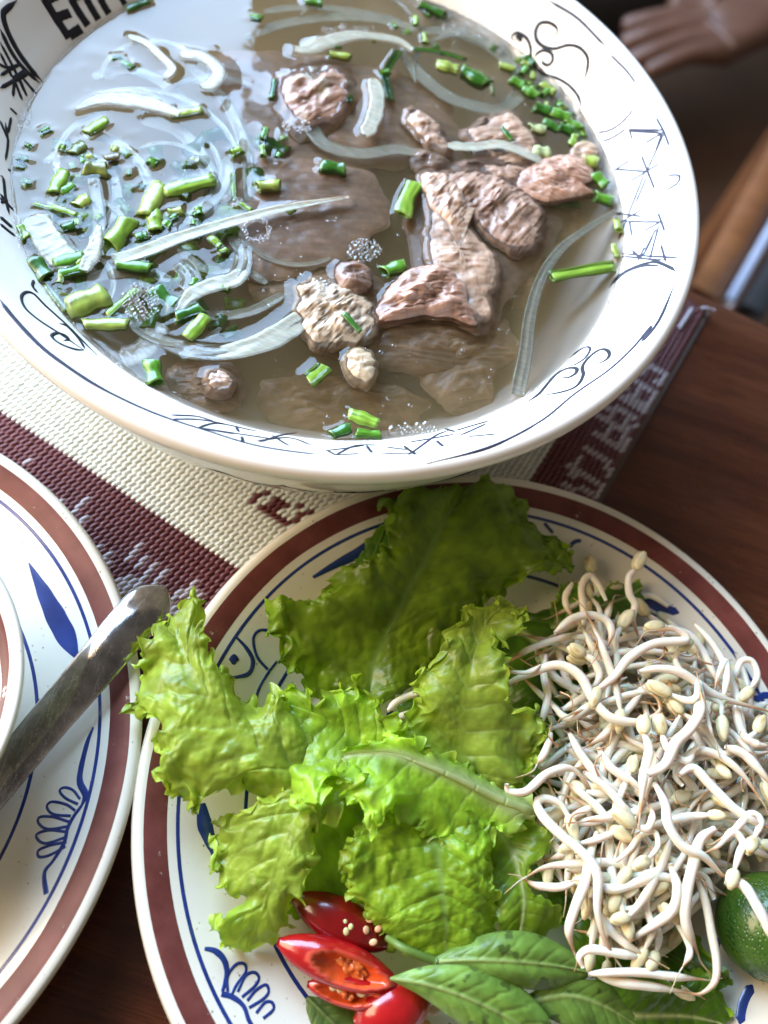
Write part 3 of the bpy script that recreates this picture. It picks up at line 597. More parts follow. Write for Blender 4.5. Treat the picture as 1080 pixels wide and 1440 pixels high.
meat('large sunken beef slice at the lower right under the broth', [(575, 485), (620, 462), (690, 440), (725, 450), (735, 490), (700, 520), (690, 565), (655, 582), (620, 560), (585, 520)], 5.85, .5, .36, .6, (.44, .32, .21), .16, 1.2, seed=16)
meat('deep beef lump under the broth near the long pale strand', [(700, 360), (740, 350), (770, 375), (765, 410), (720, 425), (690, 400)], 5.5, .6, .5, .4, (.42, .27, .17), .1, 1.2, seed=17)
meat('deep beef slab lying on the bowl bottom below the lower surface', [(360, 540), (430, 520), (540, 530), (600, 560), (560, 600), (460, 605), (380, 585)], 5.4, .5, .5, .4, (.42, .29, .18), .12, 1.2, seed=18)
meat('deep beef piece beneath the right-hand beef slices', [(770, 280), (810, 285), (825, 320), (790, 345), (755, 330)], 5.5, .5, .4, .4, (.40, .25, .16), .1, 1.2, seed=19)
meat('flat beef flap joining the pale scrap and the ragged piece', [(640, 226), (690, 214), (740, 218), (762, 240), (745, 262), (700, 258), (655, 250)], 6.48, .5, .12, .2, (.36, .24, .19), .12, 1.2, seed=20)
meat('narrow rolled beef edge curling over the wrinkled slice', [(596, 246), (625, 240), (650, 262), (660, 300), (650, 322), (625, 305), (605, 280)], 6.66, .5, .22, 1.3, (.42, .29, .23), .10, 1.4, seed=21)
meat('beef shred cluster below the narrow lumpy strip', [(580, 205), (620, 212), (640, 235), (615, 250), (585, 235)], 6.42, .4, .10, .5, (.34, .24, .19), .12, 1.4, seed=22)
meat('sunken beef slice spreading under the thick-cut piece', [(505, 455), (560, 445), (640, 450), (680, 470), (650, 510), (580, 520), (520, 500)], 6.05, .5, .25, .3, (.36, .25, .17), .1, 1, seed=23)
meat('sunken beef scrap between the foam and the bent onion strip', [(350, 395), (400, 385), (430, 400), (415, 430), (370, 425)], 6.0, .4, .22, .3, (.40, .32, .24), .1, 1, seed=24)
meat('broad sunken beef slice spread beneath the folded right-hand slices', [(575, 250), (640, 215), (740, 215), (800, 270), (775, 350), (725, 400), (700, 455), (640, 460), (590, 400), (570, 320)], 6.16, .5, .16, .8, (.37, .26, .20), .07, .9, seed=31)
meat('sunken beef slice under the gristly lump and the thick-cut piece', [(430, 380), (500, 370), (560, 400), (560, 450), (540, 500), (480, 500), (430, 470)], 6.05, .5, .2, .5, (.36, .26, .19), .08, 1, seed=32)
meat('pale sunken beef slice between the humped piece and the narrow strip', [(490, 110), (550, 110), (600, 150), (590, 200), (530, 205), (490, 180)], 6.16, .4, .14, .4, (.38, .27, .21), .05, 1, seed=33)
# --- onions
def onion(label, pts, wpx, z, th=.07, sunk=False, n=60, arch=.05, grp='translucent onion slices in the broth', breaks=True, colr=None):
    zz = z if hasattr(z, '__len__') else [z]*len(pts)
    C = cat([P(x, y, zi) for (x, y), zi in zip(pts, zz)], n); t = np.linspace(0, 1, n)
    hwd = (np.interp(t, np.linspace(0, 1, len(wpx)), wpx) if hasattr(wpx, '__len__') else wpx*np.clip(np.minimum(t, 1-t)*9+.25, 0, 1)**.6)*pxcm(6.4)/2*1.2
    th = th*.75; T, N, B = frames(C); V = []; xs = np.linspace(-1, 1, 9)
    sd = hash(label) % 97 if False else len(label)
    for i in range(n):
        wob = 1+.12*fbm((i*.12+sd, sd, 0), 3)
        for x in xs: V.append(C[i]+B[i]*hwd[i]*x*wob+N[i]*(th*(1-x*x)**.5+arch*(x*x)+.015*fbm((i*.25, x*2, sd))))
        for x in xs[::-1][1:-1]: V.append(C[i]+B[i]*hwd[i]*x*wob*.95+N[i]*(-th*.6*(1-x*x)**.5+arch*(x*x)))
    m_ = 16; F = grid_faces(n, m_, True)+[tuple(range(m_)), tuple((n-1)*m_+j for j in reversed(range(m_)))]
    o = mk('onion_slice', V, F, MAT['onion2' if sunk else 'onion']); tag(o, label, 'onion', grp)
    if not sunk:
        for x in (-1, 0, 1):
            ln = [C[i]+B[i]*hwd[i]*x for i in range(n) if abs(C[i][2]-ZL) < .12]
            if len(ln) > 1: addwet(ln)
    return o
onion('thick pale onion crescent floating at upper left of the bowl', [(106, 156), (140, 142), (180, 142), (220, 150), (252, 162)], [4, 22, 30, 28, 14], 6.44, .10)
onion('thin curled onion sliver near the top left rim', [(180, 52), (205, 62), (228, 82), (242, 98), (232, 112)], 13, 6.44, .08)
onion('short fat onion crescent with a brownish edge near the top left', [(252, 78), (285, 82), (308, 102), (298, 120), (282, 124)], 22, 6.42, .12)
onion('wide pale onion arc sunk beneath the window reflection', [(262, 88), (310, 135), (338, 190), (350, 245), (348, 285)], 20, 6.18, .07, True)
onion('inner onion arc sunk beside the wide arc', [(195, 170), (250, 185), (285, 225), (300, 270), (290, 310)], 26, 6.12, .07, True)
onion('long straight onion strip crossing the middle of the broth', [(160, 368), (210, 352), (250, 336), (330, 312), (400, 294), (490, 278)], [22, 20, 18, 17, 12, 4], 6.46, .05)
onion('onion strip curving down from the long strip on the left', [(322, 332), (342, 362), (332, 392), (300, 402), (270, 415), (250, 440)], [12, 22, 26, 24, 22, 10], [6.2, 6.3, 6.42, 6.44, 6.44, 6.4], .08)
onion('broad onion slice curving along the lower left under the foam lump', [(190, 452), (225, 480), (280, 496), (330, 494), (380, 478), (425, 450)], [10, 24, 26, 26, 32, 34], [6.15, 6.2, 6.32, 6.42, 6.43, 6.4], .08)
onion('bulky onion slice bobbing at the top centre of the bowl', [(412, 70), (430, 72), (455, 62), (500, 52), (555, 58), (580, 72)], [14, 30, 28, 20, 18, 10], 6.48, .12)
onion('large onion ring arc sunk at the upper right', [(560, 66), (590, 105), (635, 140), (695, 155), (728, 135), (722, 100), (690, 68), (640, 48), (590, 44)], 26, 6.2, .06, True, 90)
onion('short upright onion slice beside the humped beef', [(524, 112), (530, 135), (527, 162), (514, 192)], 24, 6.46, .09)
onion('long narrow pale strand curving from the right wall to the bottom', [(866, 298), (830, 320), (790, 350), (762, 390), (746, 440), (738, 500), (727, 556)], [8, 12, 14, 16, 18, 20, 20], 6.38, .06)
onion('translucent onion strip lying across the pale beef scrap', [(628, 206), (665, 208), (705, 205), (745, 220), (765, 232)], 18, [6.48, 6.55, 6.6, 6.58, 6.45], .07)
onion('pale membrane strip curving right from the humped beef', [(428, 150), (440, 185), (462, 208), (510, 218), (560, 212), (612, 224)], [10, 26, 24, 22, 22, 10], 6.30, .08, True)
onion('broad whitish onion wedge among the spring onion at left', [(45, 305), (62, 330), (80, 355), (100, 375)], 42, 6.42, .09)
onion('translucent onion sliver standing between green pieces at left', [(140, 318), (136, 340), (128, 362), (118, 382)], [6, 16, 24, 14], 6.46, .10)
onion('pale onion strip sunk along the left side under the reflection', [(112, 210), (128, 240), (136, 280), (140, 320), (128, 350)], 16, 6.35, .07)
onion('bent onion end sunk near the lower left wall', [(225, 455), (215, 475), (200, 495), (170, 505)], 32, 6.2, .08, True)
onion('long onion arc sunk along the top of the bowl', [(345, 55), (400, 35), (470, 26), (540, 30), (600, 48)], 20, 6.15, .06, True)
onion('second onion arc sunk under the top surface', [(370, 18), (430, 12), (500, 18), (560, 30)], 16, 6.1, .06, True)
onion('bent onion strip under the left green onion tube', [(200, 330), (240, 320), (285, 295), (312, 262), (322, 222)], 22, 6.3, .07)
onion('onion slice end under the middle left foam', [(250, 372), (262, 382), (270, 398), (262, 412)], 26, 6.35, .09)
onion('sunken onion arc below the left side of the wide arc', [(110, 190), (160, 200), (200, 235), (215, 285)], 18, 6.15, .06, True)
onion('sunken onion loop around the brown-green bulb', [(60, 230), (100, 215), (150, 235), (165, 280), (150, 320)], 16, 6.2, .06, True)
onion('sunken onion curl under the top left reflection', [(130, 110), (180, 100), (225, 115), (262, 150)], 22, 6.1, .06, True)
onion('sunken onion sliver under the diagonal green tube', [(90, 420), (140, 390), (200, 385), (240, 395)], 20, 6.15, .06, True)
onion('sunken onion strip beneath the lower left onion slice', [(230, 430), (290, 445), (350, 440), (400, 415)], 16, 6.1, .05, True)
onion('sunken onion strip near the right wall cluster', [(640, 40), (700, 60), (760, 110), (800, 160)], 16, 6.15, .05, True)
onion('narrow onion thread sunk across the dark middle broth', [(250, 350), (290, 380), (340, 380), (375, 400)], 14, 6.2, .05, True)
for cx, cy, r_, a0, a1, w_, dz_, lb in (
    (190, 250, 150, 20, 110, 10, .16, 'thin outer onion arc circling the left middle greens'), (190, 250, 120, -60, 30, 9, .20, 'thin onion arc right of the olive tube'),
    (170, 230, 90, 100, 200, 10, .14, 'thin onion arc above the brown-green bulb'), (150, 300, 80, 150, 260, 9, .12, 'thin onion arc along the left wall greens'),
    (230, 260, 70, -20, 120, 8, .10, 'small thin onion arc over the olive tube'), (120, 330, 60, -40, 80, 9, .15, 'small onion arc by the diagonal green tube'),
    (300, 200, 110, 60, 160, 9, .22, 'faint onion arc under the top left reflection'), (640, 100, 60, 40, 200, 8, .16, 'thin inner arc inside the upper right onion ring'),
    (640, 110, 105, 10, 110, 9, .18, 'thin outer arc along the upper right wall'), (500, 60, 90, 30, 150, 8, .20, 'thin onion arc over the top middle of the soup'),
    (250, 420, 80, 190, 320, 9, .16, 'thin onion arc sunk in the lower left'), (420, 300, 90, 200, 300, 8, .22, 'faint onion arc left of the broad slice'),
    (100, 400, 60, -60, 60, 8, .12, 'short onion arc behind the large yellow-green chunk'), (215, 120, 75, 30, 170, 8, .12, 'thin onion arc crossing above the thick pale crescent')):
    onion(lb, [(cx+r_*math.cos(math.radians(a_)), cy-r_*.82*math.sin(math.radians(a_))) for a_ in np.linspace(a0, a1, 8)], w_, ZL-dz_, .05, True)
# --- spring onions
GD, GM, GL, GY, GW = (.045, .17, .018), (.12, .33, .03), (.30, .50, .06), (.40, .50, .10), (.54, .60, .32)
def scal(label, x1, y1, x2, y2, wpx, c=GM, dz=0., kind='tube', bend=0, c2=None):
    if 0 <= dz < .13: dz = dz*.6-.035
    z = ZL+dz; A_, B2_ = P(x1, y1, z), P(x2, y2, z); n = 14
    d = B2_-A_; pr = np.array([-d[1], d[0], 0]); C = cat([A_, (A_+B2_)/2+pr*bend, B2_], n)
    R_ = wpx*1.22*pxcm(z)/2; T, N, B = frames(C); seg = 16; aa = np.linspace(0, 2*PI, seg, endpoint=False)
    fl = .62 if kind == 'tube' else .22
    V, Cc = [], []; sd = x1*.13+y1*.07
    def ringv(i, r, k):
        s = 1+.10*math.sin(i*.6+sd)+(.05*fbm((i*.3, sd, k)))
        for a_ in aa:
            rr = r*s*(1+.07*math.cos(3*a_+sd)+.07*fbm((math.cos(a_)*1.5, math.sin(a_)*1.5+sd, i*.35))); V.append(C[i]+B[i]*rr*math.cos(a_)+N[i]*rr*fl*math.sin(a_)+T[i]*(.35*r*math.cos(a_+sd)*((i == n-1)-(i == 0))))
            t = i/(n-1); cc = np.array(c)*(1-t)+np.array(c2 or c)*t
            st = .85+.22*math.sin(a_*8+sd)+.45*fbm((a_*2.2, i*.22, sd)); en_ = max(0, 1-min(i, n-1-i)/1.5); cc = cc*(1-.35*en_)+np.array((.45, .55, .22))*.35*en_; Cc.append(np.clip(cc*st*(1 if k == 0 else 1.5), 0, 1))
    for i in range(n): ringv(i, R_, 0)
    wall = .80 if kind == 'tube' else .55
    for i in range(n): ringv(i, R_*wall, 1)
    o1 = n*seg; F = grid_faces(n, seg, True)+[f[::-1] for f in grid_faces(n, seg, True, o1)]
    for j in range(seg):
        k = (j+1) % seg; F.append((k, j, o1+j, o1+k)); e = (n-1)*seg; F.append((e+j, e+k, o1+e+k, o1+e+j))
    o = mk('spring_onion_piece', V, F, MAT['scallion'], None, Cc); tag(o, label, 'spring onion', 'chopped spring onion in the broth')
    if abs(dz) < .15:
        for s_ in (-1, 1): addwet(C+B*R_*.8*s_)
    return o
SC = [
('pale end of spring onion at the tip of the thick pale crescent', 240, 163, 283, 156, 15, GY, .02),
('green tube above the left whitish foam, left of the crescent', 122, 188, 150, 170, 17, GL, .06),
('small green fleck near the left wall beside a green tube', 57, 187, 71, 181, 12, GM, .02),
('dark green oval alone in the bright reflection at upper left', 172, 88, 187, 96, 12, GM, .02),
('tiny green crescent above the dark oval at upper left', 158, 82, 174, 80, 8, GM, .02),
('upright light green piece at left beneath the flecks', 76, 272, 91, 243, 20, GL, .07),
('dark stub touching the upright light green piece', 86, 272, 102, 262, 15, GM, .04),
('flat narrow green splinter at left', 48, 287, 76, 295, 8, GL, .05),
('second narrow splinter running right from the first', 74, 291, 107, 303, 10, GL, .06),
('round green knob holding bubbles at left', 86, 322, 106, 317, 16, GD, .05),
('green piece tight against the left wall', 28, 318, 40, 338, 15, GL, .03),
('dark flat oval leaf piece near the left wall', 46, 366, 66, 393, 24, GD, .03),
('fat bright green tube lying diagonally left of centre', 155, 346, 181, 310, 26, GL, .08),
('green half tube right of the fat diagonal tube', 162, 372, 212, 378, 18, GM, .03),
('pale green ring fragment between splinter and tube', 108, 292, 126, 280, 24, GY, -.05),
('streaky green leaf bundle below the white wedge', 78, 372, 116, 362, 20, GM, .03),
('second streaky green leaf piece under the bundle', 82, 388, 118, 378, 16, GM, .0),
('large yellow-green chunk at the lower left wall', 98, 434, 145, 416, 34, GY, .10),
('flat green strip leaning on the foam at lower left', 150, 443, 192, 406, 11, GL, .10, 'strip'),
('curved pale green edge along the lower left wall', 62, 400, 94, 438, 9, GY, .05, 'strip'),
('horizontal yellow-green tube under the foam at lower left', 118, 457, 180, 457, 18, GY, .06),
('slanted pale tube piece in the left reflection', 204, 304, 226, 262, 25, GY, .06),
('stub below the slanted pale tube', 216, 298, 219, 324, 20, GL, .05),
('small green knob above the slanted pale tube', 212, 232, 215, 226, 16, GM, .03),
('olive green tube pointing right in the reflection', 232, 271, 298, 254, 22, GL, .06),
('pale green cap under the olive tube', 234, 300, 258, 297, 15, GY, .02),
('small dark knob below the stub in the left reflection', 192, 334, 206, 332, 14, GD, .04),
('green bead on the arc left of the broad beef slice', 325, 217, 339, 210, 15, GL, .04),
('thin green sliver along the arc near the broad slice', 327, 246, 329, 284, 9, GL, .02),
('dark leaf piece resting on the left of the broad beef slice', 362, 200, 402, 216, 28, GD, -.22),
('second dark leaf piece under the first on the broad slice', 357, 240, 366, 268, 26, GD, -.28),
('bright stubby tube on the left of the broad beef slice', 362, 263, 394, 260, 20, GY, .04),
('dark green ring right of the bright stubby tube', 452, 234, 484, 239, 22, GD, -.05),
('tiny bright green chip above the long strip', 336, 286, 354, 297, 9, GL, .06),
('small light chip under the long strip', 296, 335, 310, 347, 12, GL, .03),
('dark sliver upright left of the humped beef', 386, 112, 382, 140, 9, GD, .05),
('yellow-green tube beneath the bulky top onion', 463, 77, 493, 81, 15, GY, .05),
('long dark leaf curving beside the short upright onion', 549, 142, 560, 72, 13, GD, .03, 'strip', .12),
('green disc near the very top edge of the soup', 352, 24, 368, 27, 15, GM, .0),
('dark green scrap at the top edge left of centre', 178, 14, 208, 2, 12, GD, .1),
('small dark ring near the top centre', 430, 2, 452, 6, 14, GM, -.05),
('dark leafy scrap at the top near the right spill of bubbles', 590, 6, 626, 22, 17, GD, .05),
('light green short tube at the upper right ring', 616, 92, 643, 99, 22, GY, .02),
('thin flat leaf along the top of the upper right ring', 574, 68, 655, 84, 10, GM, .02, 'strip', .06),
('dark chopped piece inside the upper right ring', 650, 100, 684, 120, 30, GD, -.08),
('pale chip at the side of the dark piece in the ring', 690, 112, 693, 134, 7, GW, .05),
('yellow-green ring piece by the right wall near the scroll', 702, 92, 724, 99, 16, GY, .04),
('dark piece touching the small scroll', 738, 80, 752, 92, 16, GD, .06),
('green piece under the scroll, first in the wall cluster', 718, 112, 738, 122, 18, GM, .05),
('green leaf piece second in the wall cluster', 736, 126, 756, 136, 20, GM, .03),
('light piece at the wall above the dark clump', 762, 118, 780, 132, 16, GY, .05),
('dark clump piece near the pale ring at right', 752, 150, 776, 158, 22, GD, .06),
('bright green piece at the outer side of the dark clump', 776, 158, 800, 166, 20, GM, .09),
('small dark leaf at the lower side of the clump', 784, 178, 808, 186, 20, GD, .07),
('green shard at the wall end of the clump', 800, 170, 818, 182, 16, GM, .10),
('dark piece beneath the clump by the pale beef', 766, 172, 786, 184, 18, GD, .02),
('pale ring slice left of the dark clump', 744, 181, 768, 184, 20, GW, .04),
('round pale ring above the ragged beef', 750, 214, 770, 216, 24, GW, .06),
('round yellow-green ring at the right wall', 820, 226, 840, 230, 26, GY, .06),
('dark leaf piece along the right wall below the ring', 836, 246, 852, 262, 20, GM, .06),
('green leaf piece ending the right wall row', 836, 276, 862, 284, 20, GM, .05),
('deep green leaf under the ragged beef', 768, 284, 812, 286, 16, GD, -.25),
('small green fleck lying on the pale beef scrap', 706, 180, 720, 198, 9, GD, .28),
('bright yellow-green leaf between two beef pieces at centre right', 566, 302, 584, 256, 26, GL, .08, 'strip', .05),
('light green stub on the right rim line', 866, 308, 871, 324, 12, GY, .15),
('tiny pale green bit on the right wall lower down', 862, 345, 868, 362, 10, GY, .1),
('bright flat green strip pointing left from the right wall', 774, 389, 864, 374, 20, GL, .04, 'strip'),
('short upright green tube at the lower left wall', 213, 508, 219, 540, 21, GM, .05),
('light green tube leaning right at lower left', 264, 476, 288, 448, 19, GL, .05),
('dark leaf above the leaning tube at lower left', 246, 448, 284, 434, 18, GD, .0),
('big dark leaf mass sunk left of the leaning tube', 214, 412, 248, 436, 36, GD, -.22),
('square bright leaf piece alone in the lower broth', 434, 535, 456, 516, 22, GL, .03, 'strip'),
('thin dark green sliver on the gristly beef', 484, 441, 507, 467, 8, GD, .32),
('yellow-green tube at the bottom wall', 492, 583, 530, 597, 18, GL, .08),
('dark green tube left of the yellow-green one at the bottom wall', 466, 612, 494, 601, 15, GD, .06),
('dark flat piece right beneath the tubes at the bottom wall', 500, 608, 536, 612, 13, GM, .06),
('green piece between the thick-cut beef and the broad slice', 540, 383, 570, 373, 21, GM, .04),
('brown-green bulb on the left near the curled onion', 118, 238, 152, 240, 26, (.22, .25, .06), .06),
('small brown knob behind the brown-green bulb', 148, 224, 168, 221, 15, (.20, .16, .08), .05),
('dark bubbly stub beside the green tube at upper left', 104, 218, 118, 205, 22, (.16, .20, .06), .03),
('small green shred by the splinters near the left wall', 26, 222, 40, 224, 9, GM, .02),
('tiny green shred below on the left wall', 24, 234, 34, 236, 7, GM, .02),
('pale chopped piece in the middle of the left reflection', 268, 224, 280, 228, 9, GW, .03),
]
for e in SC: scal(*e)
_r = random.Random(5); _w = ('near the left wall', 'toward the lower left', 'under the olive tube', 'under the slanted tube', 'below the pale crescent', 'beside the sunken arcs')
for k in range(75):
    x, y = _r.uniform(40, 330), _r.uniform(190, 470)
    p_ = P(x, y, 6.1)
    if math.hypot(p_[0]-BC[0], p_[1]-BC[1]) > 9.0: continue
    an = _r.uniform(0, PI); L_ = _r.uniform(12, 40); wv = _r.uniform(14, 26)
    q_ = _w[0] if x < 100 and y < 330 else _w[1] if y > 350 else _w[4] if y < 240 else _w[3] if x < 220 else _w[2] if y > 270 else _w[5]
    scal('%s %s spring onion bit sunk %s, %s' % ('long' if L_ > 26 else 'short', 'dark' if k % 3 else 'pale', q_, ('lying level', 'rising right', 'upright', 'rising left')[int(an/PI*4) % 4]), x-math.cos(an)*L_/2, y+math.sin(an)*L_/2, x+math.cos(an)*L_/2, y-math.sin(an)*L_/2, wv, (GD, GM)[k % 2] if k % 3 else GL, -_r.uniform(.17, .45), 'tube' if k % 4 else 'strip')
_zones = [((20, 200, 120, 440), 26, 'left wall side'), ((120, 210, 320, 450), 22, 'left middle'), ((690, 70, 830, 210), 30, 'right wall cluster'), ((560, 20, 700, 90), 7, 'top right'), ((440, 20, 560, 160), 5, 'top middle'), ((330, 180, 420, 300), 6, 'broad slice side')]
_words = ('tiny', 'narrow', 'squat', 'round', 'slanted', 'thin')
for (xa, ya, xb, yb), cnt_, zn_ in _zones:
    for k in range(cnt_):
        for _try in range(40):
            x, y = _r.uniform(xa, xb), _r.uniform(ya, yb); p_ = P(x, y, ZL); rr0 = math.hypot(p_[0]-BC[0], p_[1]-BC[1])
            if rr0 > 9.75: continue
            if zn_ == 'right wall cluster' and rr0 < 8.6: continue
            break
        else: continue
        an = _r.uniform(0, PI); L_ = _r.uniform(5, 15); wv = _r.uniform(7, 14)
        cc = (GD, GM, GM, GL, GL, GY)[k % 6]; w_ = _words[int(wv*3+L_) % 6]
        scal('%s %s green onion bit, %s, %s' % (w_, ('dark', 'mid', 'mid', 'light', 'light', 'yellow')[k % 6], zn_, ('lying level', 'rising right', 'upright', 'rising left')[int(an/PI*4) % 4]), x-math.cos(an)*L_/2, y+math.sin(an)*L_/2, x+math.cos(an)*L_/2, y-math.sin(an)*L_/2, wv, cc, _r.choice((.03, .05, .08, -.14)), 'tube' if k % 3 else 'strip')
# --- broth surface and body
GN = 330; RS = 9.96
gx = np.linspace(-RS, RS, GN); XX, YY = np.meshgrid(gx, gx, indexing='ij'); RR = np.hypot(XX, YY)
W = np.array(wet); Wx, Wy = W[:, 0]-BC[0], W[:, 1]-BC[1]
# nearest-wet distance through a coarse raster spread outwards
D = np.full(XX.shape, 9.0)
for x, y in zip(Wx, Wy):
    i0 = int((x+RS)/(2*RS)*(GN-1)); j0 = int((y+RS)/(2*RS)*(GN-1)); r_ = 9
    a0, a1, b0, b1 = max(0, i0-r_), min(GN, i0+r_+1), max(0, j0-r_), min(GN, j0+r_+1)
    if a0 < a1 and b0 < b1: D[a0:a1, b0:b1] = np.minimum(D[a0:a1, b0:b1], np.hypot(XX[a0:a1, b0:b1]-x, YY[a0:a1, b0:b1]-y))
Z = ZL+.055*np.exp(-(D/.16)**1.25)+.07*np.exp(-(RS-RR)/.10)
und = np.array([[fbm((x*.5, y*.5, 2), 3) for y in gx[::3]] for x in gx[::3]])
idx = np.minimum(np.arange(GN)/3.0, und.shape[0]-1.001); i0 = idx.astype(int); fr = idx-i0
u_ = und[i0]*(1-fr)[:, None]+und[np.minimum(i0+1, len(und)-1)]*fr[:, None]; u_ = u_[:, i0]*(1-fr)[None]+u_[:, np.minimum(i0+1, len(und)-1)]*fr[None]
Z += .012*u_
for _k in range(60):
    _x, _y = P(random.uniform(30, 320), random.uniform(60, 440), ZL)[:2]-np.array(BC); _s = random.uniform(.08, .28)
    Z += random.uniform(.006, .03)*np.exp(-((XX-_x)**2+((YY-_y)*random.uniform(.6, 1.6))**2)/_s**2)
ok = RR <= RS; ids = -np.ones(XX.shape, int); ids[ok] = np.arange(ok.sum())
V = list(zip(XX[ok]+BC[0], YY[ok]+BC[1], Z[ok])); F = []
for i in range(GN-1):
    for j in range(GN-1):
        q = (ids[i, j], ids[i+1, j], ids[i+1, j+1], ids[i, j+1]); g_ = [k for k in q if k >= 0]
        if len(g_) == 4: F.append(tuple(int(k) for k in q))
        elif len(g_) == 3: F.append(tuple(int(k) for k in g_))
import collections
ec = collections.Counter()
for f in F:
    for a_, b_ in zip(f, f[1:]+f[:1]): ec[(a_, b_)] += 1
bd = [(a_, b_) for (a_, b_) in ec if (b_, a_) not in ec]
# close the body downward: each boundary edge drops to the bowl wall and the bottom
nxt = {a_: b_ for a_, b_ in bd}; base = len(V); dn = {}
levels = [(1.0, 6.2), (.86, 4.5), (.68, 2.8), (.42, 1.62)]
for a_ in nxt:
    x, y, _ = V[a_]; dn[a_] = len(V)
    for s, z in levels: V.append((BC[0]+(x-BC[0])*s, BC[1]+(y-BC[1])*s, z-.06))
cb = len(V); V.append((BC[0], BC[1], 1.3))
for a_, b_ in nxt.items():
    if b_ not in dn: continue
    A0, B0 = dn[a_], dn[b_]; F.append((b_, a_, A0, B0))
    for k in range(3): F.append((B0+k, A0+k, A0+k+1, B0+k+1))
    F.append((B0+3, A0+3, cb))
br = mk('broth', V, F, MAT['broth']); tag(br, 'clear brown broth filling the large bowl, reflecting a bright window at left', 'broth', None, 'stuff')
# --- foam bubbles
def ico():
    import bmesh
    bm = bmesh.new(); bmesh.ops.create_icosphere(bm, subdivisions=2, radius=1); v_ = [tuple(v.co) for v in bm.verts]; f_ = [tuple(x.index for x in f.verts) for f in bm.faces]; bm.free(); return np.array(v_), f_
IV, IF = ico()
def foam(label, cx, cy, rx, ry, n, rmin, rmax, dz=0.02, hole=0, seed=0, fl=.85):
    r_ = random.Random(seed+n); V, F = [], []; placed = []
    for k in range(n*6):
        if len(placed) >= n: break
        t = r_.random()*6.283; s = math.sqrt(r_.random())*(1-hole)+hole; x, y = cx+rx*s*math.cos(t), cy+ry*s*math.sin(t)
        p = P(x, y, ZL+dz); R_ = rmin+(rmax-rmin)*r_.random()**2
        if any(np.hypot(p[0]-q[0], p[1]-q[1]) < (R_+q[3])*.82 for q in placed): continue
        placed.append((*p, R_)); F += [tuple(i+len(V) for i in f) for f in IF]; V += list(IV*np.array([R_, R_, R_*fl])+p+np.array([0, 0, R_*.2*fl]))
    o = mk('foam_bubbles', V, F, MAT['bubble']); tag(o, label, 'bubbles', 'bubble clusters on the broth', 'stuff')
foam('foam cluster between the two centre beef pieces', 512, 352, 24, 16, 60, .035, .13, .16, seed=1)
foam('foam patch on the lower left onion and strip', 198, 424, 26, 26, 110, .03, .10, .10, seed=2)
foam('ring of bubbles around a dark centre on the long strip', 361, 323, 20, 17, 60, .03, .07, .08, .62, 3)
foam('small foam patch below the humped beef', 418, 176, 20, 10, 45, .03, .08, .12, seed=4)
foam('row of tiny bubbles on the left wall', 22, 330, 8, 32, 70, .03, .06, .10, seed=5)
foam('bubbles at the curled onion in the left reflection', 326, 282, 16, 9, 40, .025, .06, .06, seed=6)
foam('bubble trail on the wall above the upper right leaves', 672, 38, 52, 14, 90, .03, .07, .10, seed=7)
foam('few larger clear bubbles at the bottom wall', 585, 604, 34, 8, 22, .05, .17, .06, seed=8)
foam('bubbles on the grey gristly lump', 455, 402, 14, 9, 30, .03, .09, .28, seed=9)
foam('bubbles along the top of the thick pale crescent', 180, 130, 46, 5, 60, .02, .05, .08, seed=10)
foam('bubbles at the top onion ends', 490, 42, 40, 7, 55, .025, .06, .12, seed=11)
foam('bubble specks on the right wall near the shredded beef', 862, 262, 8, 30, 45, .03, .06, .12, seed=12)
foam('bubble specks along the upper left wall', 32, 160, 12, 22, 45, .03, .06, .08, seed=13)
foam('scattered fine bubbles over the left green pieces', 150, 270, 90, 110, 130, .018, .045, .04, seed=14)
foam('scattered fine specks over the lower broth', 560, 470, 190, 110, 90, .012, .026, .0, seed=15)
foam('flat fat droplets scattered over the lower and middle broth', 500, 440, 250, 160, 130, .02, .075, .0, seed=21, fl=.18)
foam('flat fat droplets in the upper right broth', 650, 120, 130, 80, 50, .02, .06, .0, seed=22, fl=.18)
foam('bubble line along the lower left wall', 160, 506, 34, 14, 60, .025, .06, .08, seed=16)
